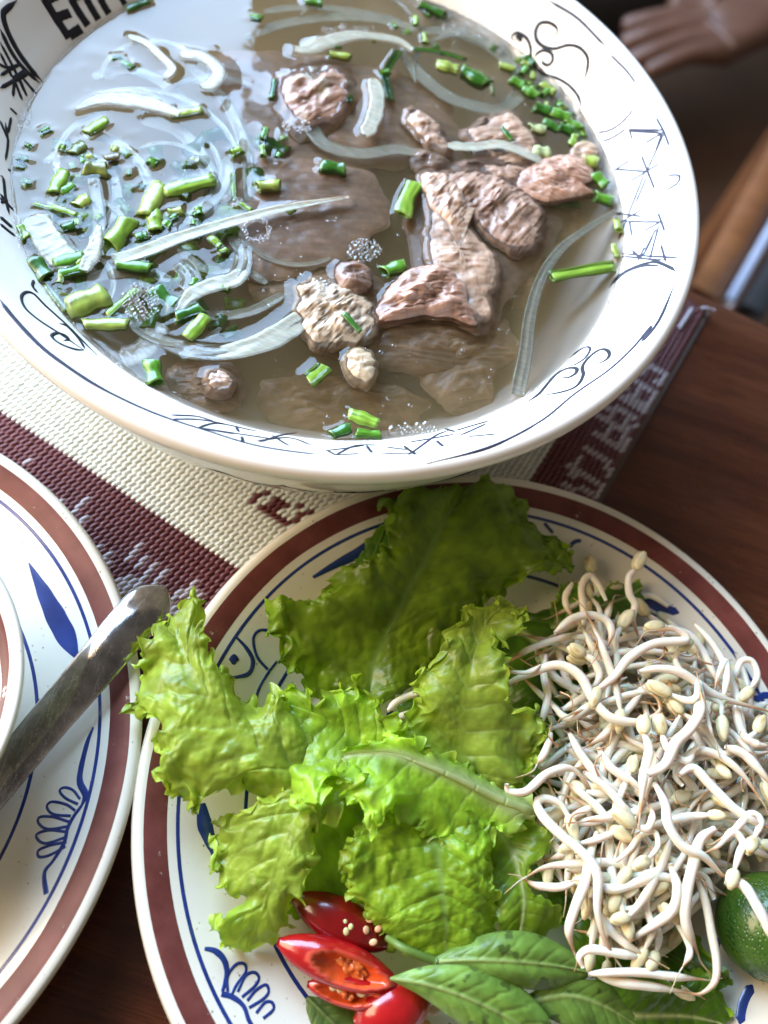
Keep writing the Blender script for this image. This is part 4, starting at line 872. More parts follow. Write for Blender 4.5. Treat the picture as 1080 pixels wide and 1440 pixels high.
# ------------------------------------------------------------------ lettuce and basil
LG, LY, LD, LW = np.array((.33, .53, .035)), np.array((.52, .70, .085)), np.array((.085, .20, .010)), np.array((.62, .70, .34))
def vn(p, sc, sd):
    x, y, z = p[0]*sc+sd*3.1, p[1]*sc-sd*1.7, p[2]*sc*.6+sd
    return np.array([mn.noise(Vector((x, y, z))), mn.noise(Vector((x+31.4, y-17.3, z+5.1))), mn.noise(Vector((x-12.7, y+43.9, z-8.6)))])*1.15
def leaf(name, label, cat_, grp, mid, L, R_, ruf=.25, nf=9, jag=.12, arch=.35, cin=LG, cedge=LY, blis=.05, rib=9, ribw=6, n=200, m=121, seed=0, mat='lettuce', sv=9, ripz=0, tooth=.06, curl=0, cvein=LW, wave=.30, midrib=True):
    basil = mat == 'basil'
    cm_, cl, cr = (cat([P(*q) for q in pts], n) for pts in (mid, L, R_))
    t = np.linspace(0, 1, n); V = np.zeros((n, m, 3)); Cc = np.zeros((n, m, 3)); vs = np.sign(np.linspace(-1, 1, m))*np.abs(np.linspace(-1, 1, m))**.8
    for i in range(n):
        u = t[i]; en = min(1, .12+min(u, 1-u)*9)
        for j, v in enumerate(vs):
            E = cl[i] if v < 0 else cr[i]; D_ = E-cm_[i]; wd = np.linalg.norm(D_)+1e-6; wf = min(1, wd/1.0)
            a_ = abs(v); ae = max(a_, 1-en*1.0 if not basil else 0)            # distance to the margin also counts at the tip
            q0 = cm_[i]+D_*a_; q = q0+np.array([0, 0, arch*math.sin(PI*min(1, a_))*wf*.6-curl*a_**2*wf])
            if not basil:
                g1 = (.30+.70*ae**1.5); q = q+vn(q0, .55, seed)*np.array([.16, .16, .42])*wave*6*g1*wf
                q = q+vn(q0, 1.25, seed+2)*np.array([.65, .65, 1.15])*ruf*1.6*ae**2.0*wf
                q = q+vn(q0, 2.9, seed+5)*np.array([.8, .8, 1.3])*ruf*1.5*ae**4
                q = q+vn(q0, 7.5, seed+7)*ruf*.85*ae**11*(1+tooth*5)
            else: q = q+np.array([0, 0, ruf*a_**2*math.sin(u*9+seed)])
            x_ = u*sv-a_*1.25+.12*fbm((u*6, a_*4, seed+(v > 0)), 2); fx = x_-math.floor(x_); dv = min(fx, 1-fx); vein = math.exp(-(dv/(.035 if not basil else .05))**2)*max(0, 1-.9*a_)
            h1 = fbm((q0[0]*1.5, q0[1]*1.5, seed+5), 3); h2 = fbm((q0[0]*3.4, q0[1]*3.4, seed+1), 3)
            x2 = abs(fbm((q0[0]*1.9+3, q0[1]*1.9, seed+7), 3)); vein2 = math.exp(-(x2/.025)**2)*.5*(0 if basil else 1)*min(1, a_*4)
            rb = math.exp(-((a_*wd)/(pxcm(3)*rib*(1.05-.85*u)+.01))**2)
            bz = blis*(1-rb)*(abs(h1)*1.1+.35*h2+.5*min(1, dv/.25) if not basil else min(1, dv/.2)*.9)*wf*min(1, (1-a_)*5+.3)
            V[i, j] = q+np.array([0, 0, bz-.25*vein2*blis-.02*vein+rb*.08])
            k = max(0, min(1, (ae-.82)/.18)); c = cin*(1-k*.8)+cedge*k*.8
            c = c*(1+.45*h1+.15*h2)*(1 if not basil else (.45 if fbm((q0[0]*1.4, q0[1]*1.4, seed+31), 4) > .42 else 1)*(1-.55*max(0, ae-.93 if ae else a_-.93)/.07*(fbm((q0[0]*2, q0[1]*2, 3), 2) > 0))); vv_ = max(vein*.75, vein2*.6); c = c*(1-.5*vv_)+cvein*.5*vv_*(1 if basil else .75)
            if midrib or basil: c = c*(1-rb)+cvein*rb
            Cc[i, j] = np.clip(c, .005, 1)
    V[:, :, 2] = np.maximum(V[:, :, 2], .78)
    o = mk(name, V.reshape(-1, 3), grid_faces(n, m), MAT[mat], None, Cc.reshape(-1, 3)); tag(o, label, cat_, grp)
    if midrib:
        W_ = np.maximum(pxcm(3)*rib*.38*(1.0-.8*t), .02); Cm = V[:, m//2]+np.array([0, 0, -.02]); v_, f_ = tubeVF(Cm, W_, W_*.55, 10)
        mk('midrib', v_, f_, MAT[mat], o, np.tile(cvein*(1.0 if basil else 1.05), (len(v_), 1)))
    return o
GL_ = 'lettuce leaves on the cream plate'
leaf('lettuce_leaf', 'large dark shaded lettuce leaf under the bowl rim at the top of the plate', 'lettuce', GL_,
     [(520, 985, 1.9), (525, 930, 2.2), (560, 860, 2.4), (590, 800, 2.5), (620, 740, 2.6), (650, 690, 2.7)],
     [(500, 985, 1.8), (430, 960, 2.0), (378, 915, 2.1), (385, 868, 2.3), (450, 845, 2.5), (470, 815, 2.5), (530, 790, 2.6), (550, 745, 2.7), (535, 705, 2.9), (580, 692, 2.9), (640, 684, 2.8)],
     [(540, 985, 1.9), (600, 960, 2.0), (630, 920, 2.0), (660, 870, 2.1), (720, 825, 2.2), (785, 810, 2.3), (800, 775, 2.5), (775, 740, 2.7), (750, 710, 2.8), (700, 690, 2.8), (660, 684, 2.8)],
     ruf=.20, nf=9, jag=.12, arch=.55, cin=np.array((.19, .30, .016)), cedge=LG*.85, blis=.07, rib=7, seed=1, sv=7, cvein=np.array((.25, .40, .08)))  # leaf colours darkened to carry the shade under the bowl
leaf('lettuce_leaf', 'dark green lettuce lobe peeking left of the big shaded leaf', 'lettuce', GL_,
     [(520, 900, 1.7), (500, 860, 2.0), (520, 800, 2.1), (545, 740, 2.2)],
     [(480, 900, 1.6), (440, 870, 1.8), (450, 830, 1.9), (490, 790, 2.0), (540, 735, 2.1)],
     [(560, 900, 1.7), (560, 860, 2.0), (570, 800, 2.2), (560, 740, 2.2)], ruf=.1, nf=5, arch=.2, cin=LD, cedge=LG*.6, rib=5, seed=2, n=80, m=51, cvein=np.array((.2, .35, .06)))
leaf('lettuce_leaf', 'bright lettuce leaf hanging over the left rim of the plate', 'lettuce', GL_,
     [(500, 1075, 2.9), (440, 1085, 3.4), (380, 1070, 3.7), (330, 1030, 3.9), (290, 975, 4.0), (258, 920, 3.7), (240, 868, 3.0)],
     [(500, 1105, 2.7), (440, 1120, 3.1), (380, 1120, 3.2), (330, 1108, 3.2), (285, 1135, 3.0), (232, 1112, 3.0), (205, 1055, 3.0), (222, 1020, 3.3), (178, 1005, 3.0), (203, 960, 3.2), (205, 915, 3.2), (232, 878, 3.0), (240, 862, 2.9)],
     [(505, 1040, 2.8), (450, 1010, 3.2), (415, 985, 3.3), (380, 985, 3.4), (346, 990, 3.5), (325, 955, 3.8), (300, 922, 3.8), (280, 895, 3.6), (276, 855, 3.2), (245, 862, 3.0)],
     ruf=.22, nf=12, jag=.13, arch=.35, cin=LY*.72, cedge=LY*.95, blis=.09, rib=4, midrib=False, seed=3, sv=8, tooth=.1)
leaf('lettuce_leaf', 'frilly lettuce leaf in the middle with its upper edge folded over', 'lettuce', GL_,
     [(590, 1100, 2.6), (530, 1060, 3.2), (480, 1025, 3.6), (430, 1000, 3.7), (385, 985, 3.6)],
     [(560, 1130, 2.6), (500, 1095, 3.6), (455, 1110, 3.9), (430, 1145, 3.9), (400, 1120, 3.7), (380, 1060, 3.5), (372, 1010, 3.5)],
     [(600, 1060, 2.6), (548, 1020, 3.4), (540, 980, 3.9), (500, 962, 4.0), (455, 985, 3.9), (420, 960, 3.8), (388, 980, 3.6)],
     ruf=.30, nf=8, jag=.14, arch=.3, cin=LG*1.1, cedge=LY*.95, blis=.07, rib=4, midrib=False, seed=4, curl=.1)
leaf('lettuce_leaf', 'lower left lettuce leaf with a browned tip and ragged holes, touching the chilli', 'lettuce', GL_,
     [(500, 1080, 3.2), (450, 1110, 3.5), (410, 1160, 3.4), (385, 1220, 3.0), (370, 1280, 2.5), (350, 1335, 1.9)],
     [(480, 1060, 3.2), (420, 1100, 3.4), (370, 1120, 3.3), (310, 1150, 2.6), (300, 1190, 2.4), (282, 1225, 2.1), (315, 1248, 2.2), (345, 1262, 2.2), (305, 1290, 2.0), (320, 1335, 1.8), (345, 1342, 1.7)],
     [(540, 1075, 3.5), (500, 1110, 4.0), (460, 1150, 4.0), (440, 1200, 3.5), (425, 1250, 2.9), (415, 1290, 2.3), (385, 1320, 1.9), (355, 1340, 1.8)],
     ruf=.24, nf=8, jag=.16, arch=.35, cin=LY*.75, cedge=LY, blis=.08, rib=4, midrib=False, seed=5, tooth=.05)
leaf('lettuce_leaf', 'crisp lettuce leaf standing up against the sprouts', 'lettuce', GL_,
     [(640, 1100, 2.6), (650, 1040, 3.2), (655, 980, 3.7), (665, 920, 4.0), (690, 870, 3.8), (715, 850, 3.4)],
     [(590, 1070, 2.6), (580, 1030, 3.0), (592, 980, 3.5), (600, 935, 3.7), (625, 895, 3.9), (650, 862, 3.8), (700, 842, 3.4)],
     [(690, 1105, 2.6), (745, 1095, 3.2), (785, 1030, 3.8), (760, 1000, 4.1), (722, 985, 4.4), (700, 935, 4.5), (710, 900, 4.3), (755, 880, 3.8), (735, 858, 3.4)],
     ruf=.28, nf=7, jag=.12, arch=.3, cin=LY*.66, cedge=LY, blis=.06, rib=6, midrib=False, seed=6)
leaf('lettuce_leaf', 'lettuce leaf with a broad white rib pointing right at the sprouts', 'lettuce', GL_,
     [(750, 1142, 2.9), (700, 1122, 3.3), (650, 1100, 3.6), (600, 1078, 3.8), (545, 1060, 3.9), (480, 1060, 3.7)],
     [(748, 1160, 2.6), (700, 1170, 2.9), (685, 1218, 2.8), (640, 1195, 3.2), (600, 1172, 3.6), (560, 1150, 3.9), (525, 1162, 4.0), (500, 1140, 4.0), (478, 1090, 3.9)],
     [(748, 1128, 3.0), (700, 1100, 3.2), (650, 1078, 3.5), (600, 1060, 3.8), (560, 1040, 4.1), (520, 1040, 4.2), (485, 1050, 3.8)],
     ruf=.22, nf=6, jag=.12, arch=.15, cin=LG*1.35, cedge=LY*.95, blis=.05, rib=16, seed=7, sv=6)
leaf('lettuce_leaf', 'veined lower lettuce leaf above the chilli and basil', 'lettuce', GL_,
     [(600, 1120, 2.7), (610, 1180, 3.1), (620, 1240, 3.0), (625, 1300, 2.6), (620, 1350, 2.0)],
     [(540, 1120, 2.7), (505, 1150, 3.0), (478, 1180, 3.0), (470, 1230, 2.7), (500, 1275, 2.4), (530, 1300, 2.2), (560, 1345, 1.7)],
     [(690, 1150, 2.7), (695, 1210, 3.0), (698, 1260, 2.8), (695, 1310, 2.2), (660, 1350, 1.8)],
     ruf=.15, nf=6, jag=.1, arch=.35, cin=LG*1.05, cedge=LY*.85, blis=.10, rib=5, seed=8, sv=7, cvein=np.array((.35, .52, .12)))
leaf('lettuce_leaf', 'plain green lettuce leaf between the white rib and the lower sprouts', 'lettuce', GL_,
     [(690, 1150, 2.0), (720, 1200, 2.5), (735, 1260, 2.4), (730, 1320, 1.8)],
     [(680, 1165, 2.0), (680, 1210, 2.4), (685, 1270, 2.1), (700, 1330, 1.7)],
     [(740, 1150, 2.2), (775, 1195, 2.9), (745, 1215, 2.9), (745, 1250, 2.7), (790, 1290, 2.0), (770, 1330, 1.7)],
     ruf=.10, nf=4, jag=.08, arch=.25, cin=LG*.75, cedge=LY*.85, blis=.05, rib=4, seed=9, n=90, m=61)
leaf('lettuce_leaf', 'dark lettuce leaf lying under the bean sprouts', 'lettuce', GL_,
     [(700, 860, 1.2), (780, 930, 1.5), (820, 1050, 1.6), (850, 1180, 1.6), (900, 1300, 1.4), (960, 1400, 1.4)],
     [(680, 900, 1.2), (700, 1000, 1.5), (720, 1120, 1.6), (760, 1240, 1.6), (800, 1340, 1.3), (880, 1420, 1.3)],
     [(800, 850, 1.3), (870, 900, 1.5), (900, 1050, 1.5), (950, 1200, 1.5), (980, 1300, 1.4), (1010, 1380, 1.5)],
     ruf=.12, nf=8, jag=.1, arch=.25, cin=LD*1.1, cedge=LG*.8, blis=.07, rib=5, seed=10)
leaf('lettuce_leaf', 'dark frilly lettuce edge below the lowest sprouts at the bottom', 'lettuce', GL_,
     [(800, 1420, 1.4), (870, 1425, 1.7), (950, 1430, 1.8), (1020, 1440, 1.7)],
     [(800, 1480, 1.2), (870, 1490, 1.4), (950, 1490, 1.5), (1030, 1470, 1.5)],
     [(800, 1385, 1.5), (870, 1372, 1.9), (940, 1375, 2.0), (1000, 1380, 1.9), (1035, 1425, 1.8)],
     ruf=.2, nf=6, jag=.15, arch=.2, cin=LD*1.2, cedge=LG, blis=.06, rib=4, seed=11, n=90, m=61)
leaf('lettuce_leaf', 'small lettuce frill behind the sprouts near the top right of the pile', 'lettuce', GL_,
     [(780, 880, 1.7), (830, 860, 2.1), (880, 840, 2.2), (905, 825, 2.1)],
     [(780, 905, 1.7), (830, 900, 2.0), (880, 880, 2.0), (912, 845, 2.0)],
     [(770, 850, 1.7), (800, 815, 2.1), (850, 820, 2.2), (900, 815, 2.1)],
     ruf=.15, nf=5, jag=.15, arch=.1, cin=LD*1.3, cedge=LG, rib=3, seed=12, n=70, m=45)
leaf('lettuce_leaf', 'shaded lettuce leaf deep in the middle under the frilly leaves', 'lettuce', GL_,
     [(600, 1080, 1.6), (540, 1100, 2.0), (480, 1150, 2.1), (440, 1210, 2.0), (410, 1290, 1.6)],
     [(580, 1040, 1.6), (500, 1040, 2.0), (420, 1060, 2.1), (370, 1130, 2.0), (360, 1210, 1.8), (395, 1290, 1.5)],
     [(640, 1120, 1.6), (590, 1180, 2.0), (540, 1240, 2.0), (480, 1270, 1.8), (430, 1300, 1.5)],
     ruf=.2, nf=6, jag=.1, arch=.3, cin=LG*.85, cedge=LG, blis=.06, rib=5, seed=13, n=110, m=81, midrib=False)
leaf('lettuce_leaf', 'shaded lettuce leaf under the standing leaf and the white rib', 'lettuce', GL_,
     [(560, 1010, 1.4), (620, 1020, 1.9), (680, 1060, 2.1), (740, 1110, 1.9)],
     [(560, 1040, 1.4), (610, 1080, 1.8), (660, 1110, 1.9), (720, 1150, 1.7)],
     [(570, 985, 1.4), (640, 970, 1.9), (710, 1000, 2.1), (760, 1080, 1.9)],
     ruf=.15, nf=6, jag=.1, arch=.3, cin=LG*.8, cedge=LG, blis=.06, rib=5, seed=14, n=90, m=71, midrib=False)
BG, BE, BV = np.array((.16, .28, .045)), np.array((.17, .29, .05)), np.array((.32, .42, .13))
GB = 'basil leaves at the bottom of the plate'
basil1 = leaf('basil_leaf', 'glossy basil leaf with pale highlights above the other basil leaves', 'basil', GB,
     [(612, 1352, 2.4), (660, 1350, 2.7), (720, 1352, 2.8), (780, 1358, 2.6), (832, 1368, 2.2)],
     [(612, 1358, 2.4), (650, 1368, 2.5), (700, 1385, 2.5), (760, 1392, 2.3), (810, 1385, 2.1), (832, 1370, 2.2)],
     [(612, 1346, 2.4), (650, 1326, 2.5), (700, 1310, 2.7), (750, 1312, 2.6), (800, 1335, 2.3), (832, 1365, 2.2)],
     ruf=.03, nf=4, jag=.03, arch=.35, cin=BG, cedge=BE, blis=.03, rib=2.5, seed=21, mat='basil', sv=8, tooth=.01, cvein=BV, n=90, m=61)
leaf('basil_leaf', 'large matt basil leaf running to the bottom edge beside the chilli', 'basil', GB,
     [(548, 1376, 2.3), (600, 1385, 2.6), (660, 1405, 2.7), (720, 1435, 2.5), (780, 1480, 2.1)],
     [(548, 1378, 2.3), (590, 1400, 2.4), (640, 1435, 2.3), (700, 1475, 2.1), (775, 1490, 2.0)],
     [(548, 1374, 2.3), (600, 1358, 2.6), (660, 1358, 2.7), (720, 1380, 2.5), (765, 1420, 2.3), (788, 1470, 2.1)],
     ruf=.03, nf=4, jag=.03, arch=.3, cin=BG*1.15, cedge=BE*1.15, blis=.035, rib=2.5, seed=22, mat='basil', sv=8, tooth=.01, cvein=BV, n=90, m=61)
leaf('basil_leaf', 'darker basil leaf tucked right of the large matt leaf', 'basil', GB,
     [(740, 1410, 2.0), (800, 1400, 2.2), (850, 1415, 2.1), (900, 1445, 1.8)],
     [(745, 1420, 2.0), (800, 1445, 2.0), (850, 1465, 1.9), (900, 1465, 1.8)],
     [(740, 1400, 2.0), (780, 1380, 2.2), (840, 1380, 2.2), (880, 1405, 2.0), (905, 1440, 1.8)],
     ruf=.03, nf=4, jag=.03, arch=.2, cin=BG*.8, cedge=BE*.8, blis=.03, rib=2.5, seed=23, mat='basil', sv=8, tooth=.01, cvein=BV, n=70, m=45)
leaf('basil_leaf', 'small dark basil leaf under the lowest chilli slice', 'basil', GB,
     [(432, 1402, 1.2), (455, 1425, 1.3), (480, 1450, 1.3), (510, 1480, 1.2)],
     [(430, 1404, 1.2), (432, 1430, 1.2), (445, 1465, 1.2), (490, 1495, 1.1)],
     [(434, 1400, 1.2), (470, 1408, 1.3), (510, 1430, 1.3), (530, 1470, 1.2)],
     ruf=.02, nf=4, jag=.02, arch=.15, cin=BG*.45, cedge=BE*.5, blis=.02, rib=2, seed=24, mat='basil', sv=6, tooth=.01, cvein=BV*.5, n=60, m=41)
C = cat([P(545, 1318, 2.2), P(570, 1335, 2.6), (P(612, 1352, 2.45))], 24); v_, f_ = tubeVF(C, .11, .11, 10)
mk('stalk', v_, f_, MAT['basil'], basil1, np.tile(np.array((.16, .26, .05)), (len(v_), 1)))
# ------------------------------------------------------------------ chilli slices
def chilli(label, a_, b_, w1, z, open_=None, dark=1.0, sd=0, cap=None):
    """red pepper slice: a thick curved skin shell from a_ to b_ and pulp where it is cut open"""
    t0 = empty('chilli_slice', tuple(P((a_[0]+b_[0])/2, (a_[1]+b_[1])/2, z))); tag(t0, label, 'chilli', 'red chilli slices beside the basil')
    n = 40; C = cat([P(a_[0], a_[1], z), P((a_[0]+b_[0])/2, (a_[1]+b_[1])/2, z+.12), P(b_[0], b_[1], z-.02)], n); T, N, B = frames(C)
    t = np.linspace(0, 1, n); w = w1*pxcm(z)/2*np.clip(np.sin(PI*np.clip(t, .015, .985))**.55, .05, 1); seg = 36; V, Cc = [], []
    for i in range(n):
        for k in range(seg):
            q = 2*PI*k/seg; r = 1.0; dz = 0
            s_ = math.sin(q)
            if open_:
                uc, vc, ru, rv = open_; du = (t[i]-uc)/ru; dv = (math.cos(q)-vc)/rv
                if s_ > 0:
                    e = du*du+dv*dv
                    if e < 1: dz = -.95*(1-e)**.4*w[i]
                    elif e < 1.5: dz = .05*(1.5-e)*w[i]
            V.append(C[i]+B[i]*w[i]*math.cos(q)+N[i]*(w[i]*.78*s_+dz)); 
            c = np.array((.40, .008, .009))*dark*(1+.15*fbm((i*.2, k*.3, sd)))
            if dz < -.02: c = np.array((.75, .10, .02))*dark*(1+.3*fbm((i*.5, k*.8, sd)))
            elif dz > .001: c = np.array((.66, .09, .05))*dark
            Cc.append(np.clip(c, 0, 1))
    F = grid_faces(n, seg, True)+[tuple(range(seg)), tuple((n-1)*seg+j for j in reversed(range(seg)))]
    mk('skin', V, F, MAT['chilli'], t0, Cc)
    return t0
def seedv(par, x, y, z, r, ang_, name='seed', c=(.80, .66, .34)):
    p = P(x, y, z); ca, sa = math.cos(ang_), math.sin(ang_); v = IV*np.array([r*1.25, r, r*.45]); v = np.stack([v[:, 0]*ca-v[:, 1]*sa, v[:, 0]*sa+v[:, 1]*ca, v[:, 2]+.25*r*v[:, 0]/r], 1)+p
    return mk(name, v, IF, MAT['seed'], par, np.tile(np.array(c), (len(v), 1)))
def pulp(par, x, y, z, rx, ry, an, sd, c=(.80, .17, .03)):
    p = P(x, y, z); V, Cc = [], []; n, m = 26, 40
    for i in range(n):
        th = (i/(n-1))*PI/2*1.25
        for k in range(m):
            q = 2*PI*k/m; X = np.array([math.cos(q)*math.sin(th)*rx, math.sin(q)*math.sin(th)*ry, math.cos(th)*.16])
            f_ = 1+.45*fbm((X[0]*7, X[1]*7, sd), 4); X = X*np.array([f_, f_, 1])+np.array([0, 0, .09*fbm((X[0]*8, X[1]*8, sd+4), 4)])
            V.append((p[0]+X[0]*math.cos(an)-X[1]*math.sin(an), p[1]+X[0]*math.sin(an)+X[1]*math.cos(an), p[2]+X[2])); g_ = fbm((X[0]*6, X[1]*6, sd+8), 3)
            Cc.append(np.clip(np.array(c)*(1+.5*g_)+np.array((.05, .18, .06))*max(0, g_)*1.2, 0, 1))
    mk('pulp', V, grid_faces(n, m, True), MAT['pulp'], par, Cc)
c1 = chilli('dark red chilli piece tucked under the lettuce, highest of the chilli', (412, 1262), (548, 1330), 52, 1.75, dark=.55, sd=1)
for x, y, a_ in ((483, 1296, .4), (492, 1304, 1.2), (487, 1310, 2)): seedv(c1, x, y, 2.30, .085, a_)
for x, y, a_ in ((520, 1293, .3), (532, 1306, 1.0), (525, 1325, .6), (515, 1308, 2)): seedv(c1, x, y, 2.25, .09, a_, c=(.75, .45, .25))
c2 = chilli('large chilli slice cut open to show its orange pulp', (390, 1324), (560, 1386), 50, 2.0, (.60, .12, .30, .60), 1.0, 2)
pulp(c2, 492, 1350, 2.02, .62, .30, -.38, 3)
c3 = chilli('narrow chilli slice with white seeds below the large cut slice', (432, 1384), (570, 1408), 36, 1.75, (.38, .15, .30, .55), 1.0, 3)
for x, y, a_, r in ((470, 1385, 1.4, .13), (485, 1388, .3, .11), (478, 1390, 2, .1), (508, 1396, .2, .11)): seedv(c3, x, y, 2.02, r, a_, c=(.85, .78, .55))
pulp(c3, 487, 1398, 1.95, .22, .12, -.1, 5)
c4 = chilli('glossy red chilli end cropped at the bottom of the picture', (498, 1440), (605, 1402), 62, 1.6, None, 1.05, 4)
seedv(c4, 610, 1421, 1.2, .13, .5, c=(.62, .5, .3))
for k, (x, y, lb) in enumerate(((601, 1440, 'pale loose chilli seed at the bottom edge'), (530, 1318, 'loose chilli seed in the dark gap beside the lettuce'))):
    p = P(x, y, 1.4); v = IV*np.array([.11, .09, .04])+p; tag(mk('chilli_seed', v, IF, MAT['seed'], None, np.tile(np.array((.7, .55, .3)), (len(v), 1))), lb, 'seed')
# ------------------------------------------------------------------ lime
lp = P(1078, 1302, 2.15); V = []
for i in range(48):
    th = PI*(i/47)
    for k in range(64):
        q = 2*PI*k/64; r = 1.38*(1+.012*math.sin(3*q+th*2)+.02*math.exp(-(th/.25)**2)-.05*math.exp(-(th/.13)**2))
        V.append((lp[0]+r*math.sin(th)*math.cos(q), lp[1]+r*math.cos(th)*1.04, lp[2]+r*.93*math.sin(th)*math.sin(q)))
li = mk('lime', V, grid_faces(48, 64, True), MAT['lime']); tag(li, 'whole dark green lime at the right edge of the plate under sprouts', 'lime')
# ------------------------------------------------------------------ bean sprouts
SW, SB_, ST = np.array((.85, .79, .65)), np.array((.62, .52, .38)), np.array((.42, .26, .12))
def sprout(label, pts, z, wpx=12, head=True, ht=0, tail=.25, shade=1.0, sd=0, tw=None, hs=1.0, sp=None):
    """pts in picture places, z heights; the bean sits at the first point"""
    zz = z if hasattr(z, '__len__') else [z]*len(pts); n = 40
    C = cat([P(x, y, q) for (x, y), q in zip(pts, zz)], n) if sp is None else cat(sp, n); t = np.linspace(0, 1, n); Rm = wpx*.87*pxcm(3)/2
    prof_ = np.interp(t, [0, .04, .12, .28, 1-tail-.06, 1-tail+.02, 1-tail*.6, 1-tail*.3, 1], [.5, .58, .85, 1, .97, .82, .56, .36, .2])
    prof_ = prof_*(1+.04*np.sin(t*21+sd)); 
    t0 = empty('bean_sprout', tuple(C[n//2])); tag(t0, label, 'bean sprout', 'mung bean sprouts piled on the plate')
    V, F = tubeVF(C, Rm*prof_, Rm*prof_*.95, 10); k = np.clip((t-(1-tail-.05))/(tail*.9), 0, 1)[:, None]; k0 = np.clip(1-t/.1, 0, 1)[:, None]*.5
    cc = SW*shade*(1-k)+ (SB_*(1-k)+ST*k)*k; cc = cc*(1-k0)+SB_*k0
    mk('stem', V, F, MAT['sprout'], t0, np.repeat(cc, 10, 0))
    r0 = random.Random(sd*3+1); d = C[-1]-C[-5]; d /= np.linalg.norm(d)+1e-9; e1 = d+np.array([r0.uniform(-.6, .6), r0.uniform(-.6, .6), r0.uniform(-.3, .1)]); Lr = r0.uniform(.25, .8)
    Rt = cat([C[-2], C[-1]+d*Lr*.35, C[-1]+d*Lr*.35+e1*Lr*.6], 12); v_, f_ = tubeVF(Rt, np.linspace(Rm*.24, .012, 12), np.linspace(Rm*.24, .012, 12), 6); mk('root', v_, f_, MAT['sprout'], t0, np.repeat(SB_*.8*(1-np.linspace(0, 1, 12)[:, None])+ST*1.1*np.linspace(0, 1, 12)[:, None], 6, 0))
    if head:
        d = C[0]-C[2]; d /= np.linalg.norm(d)+1e-9; r = random.Random(sd*7+3); d = d+np.array([r.uniform(-.5, .5), r.uniform(-.5, .5), r.uniform(-.15, .15)]); d /= np.linalg.norm(d)
        s = np.cross(d, (0, 0, 1.0)); s /= np.linalg.norm(s)+1e-9; u = np.cross(s, d); L_ = .31*hs*r.uniform(.85, 1.2); wd = .155*hs
        Vb, Cb = [], []; Fb = []
        for h_ in (-1, 1):
            o_ = len(Vb)
            for v in IV:
                x, y, zc = v; q = C[0]+d*(L_*(x+.75)*(1))+s*(wd*y*1.05*(1-.15*x))+u*(wd*.62*zc+h_*wd*.42)
                q = q+s*h_*.015*(x+1); Vb.append(q); g_ = .85+.25*r.random(); Cb.append(np.array((.80, .71, .42))*g_*shade if r.random() > .06 else np.array((.55, .36, .14)))
            Fb += [tuple(i+o_ for i in f) for f in IF]
        mk('bean_head', Vb, Fb, MAT['bean'], t0, Cb)
    return t0
def c6(p): return T3(p, 540, 640, 2)
def c9(p): return T3(p, 540, 1000, 2)
def cz(p): return T3(p, 680, 1000, 3.857)
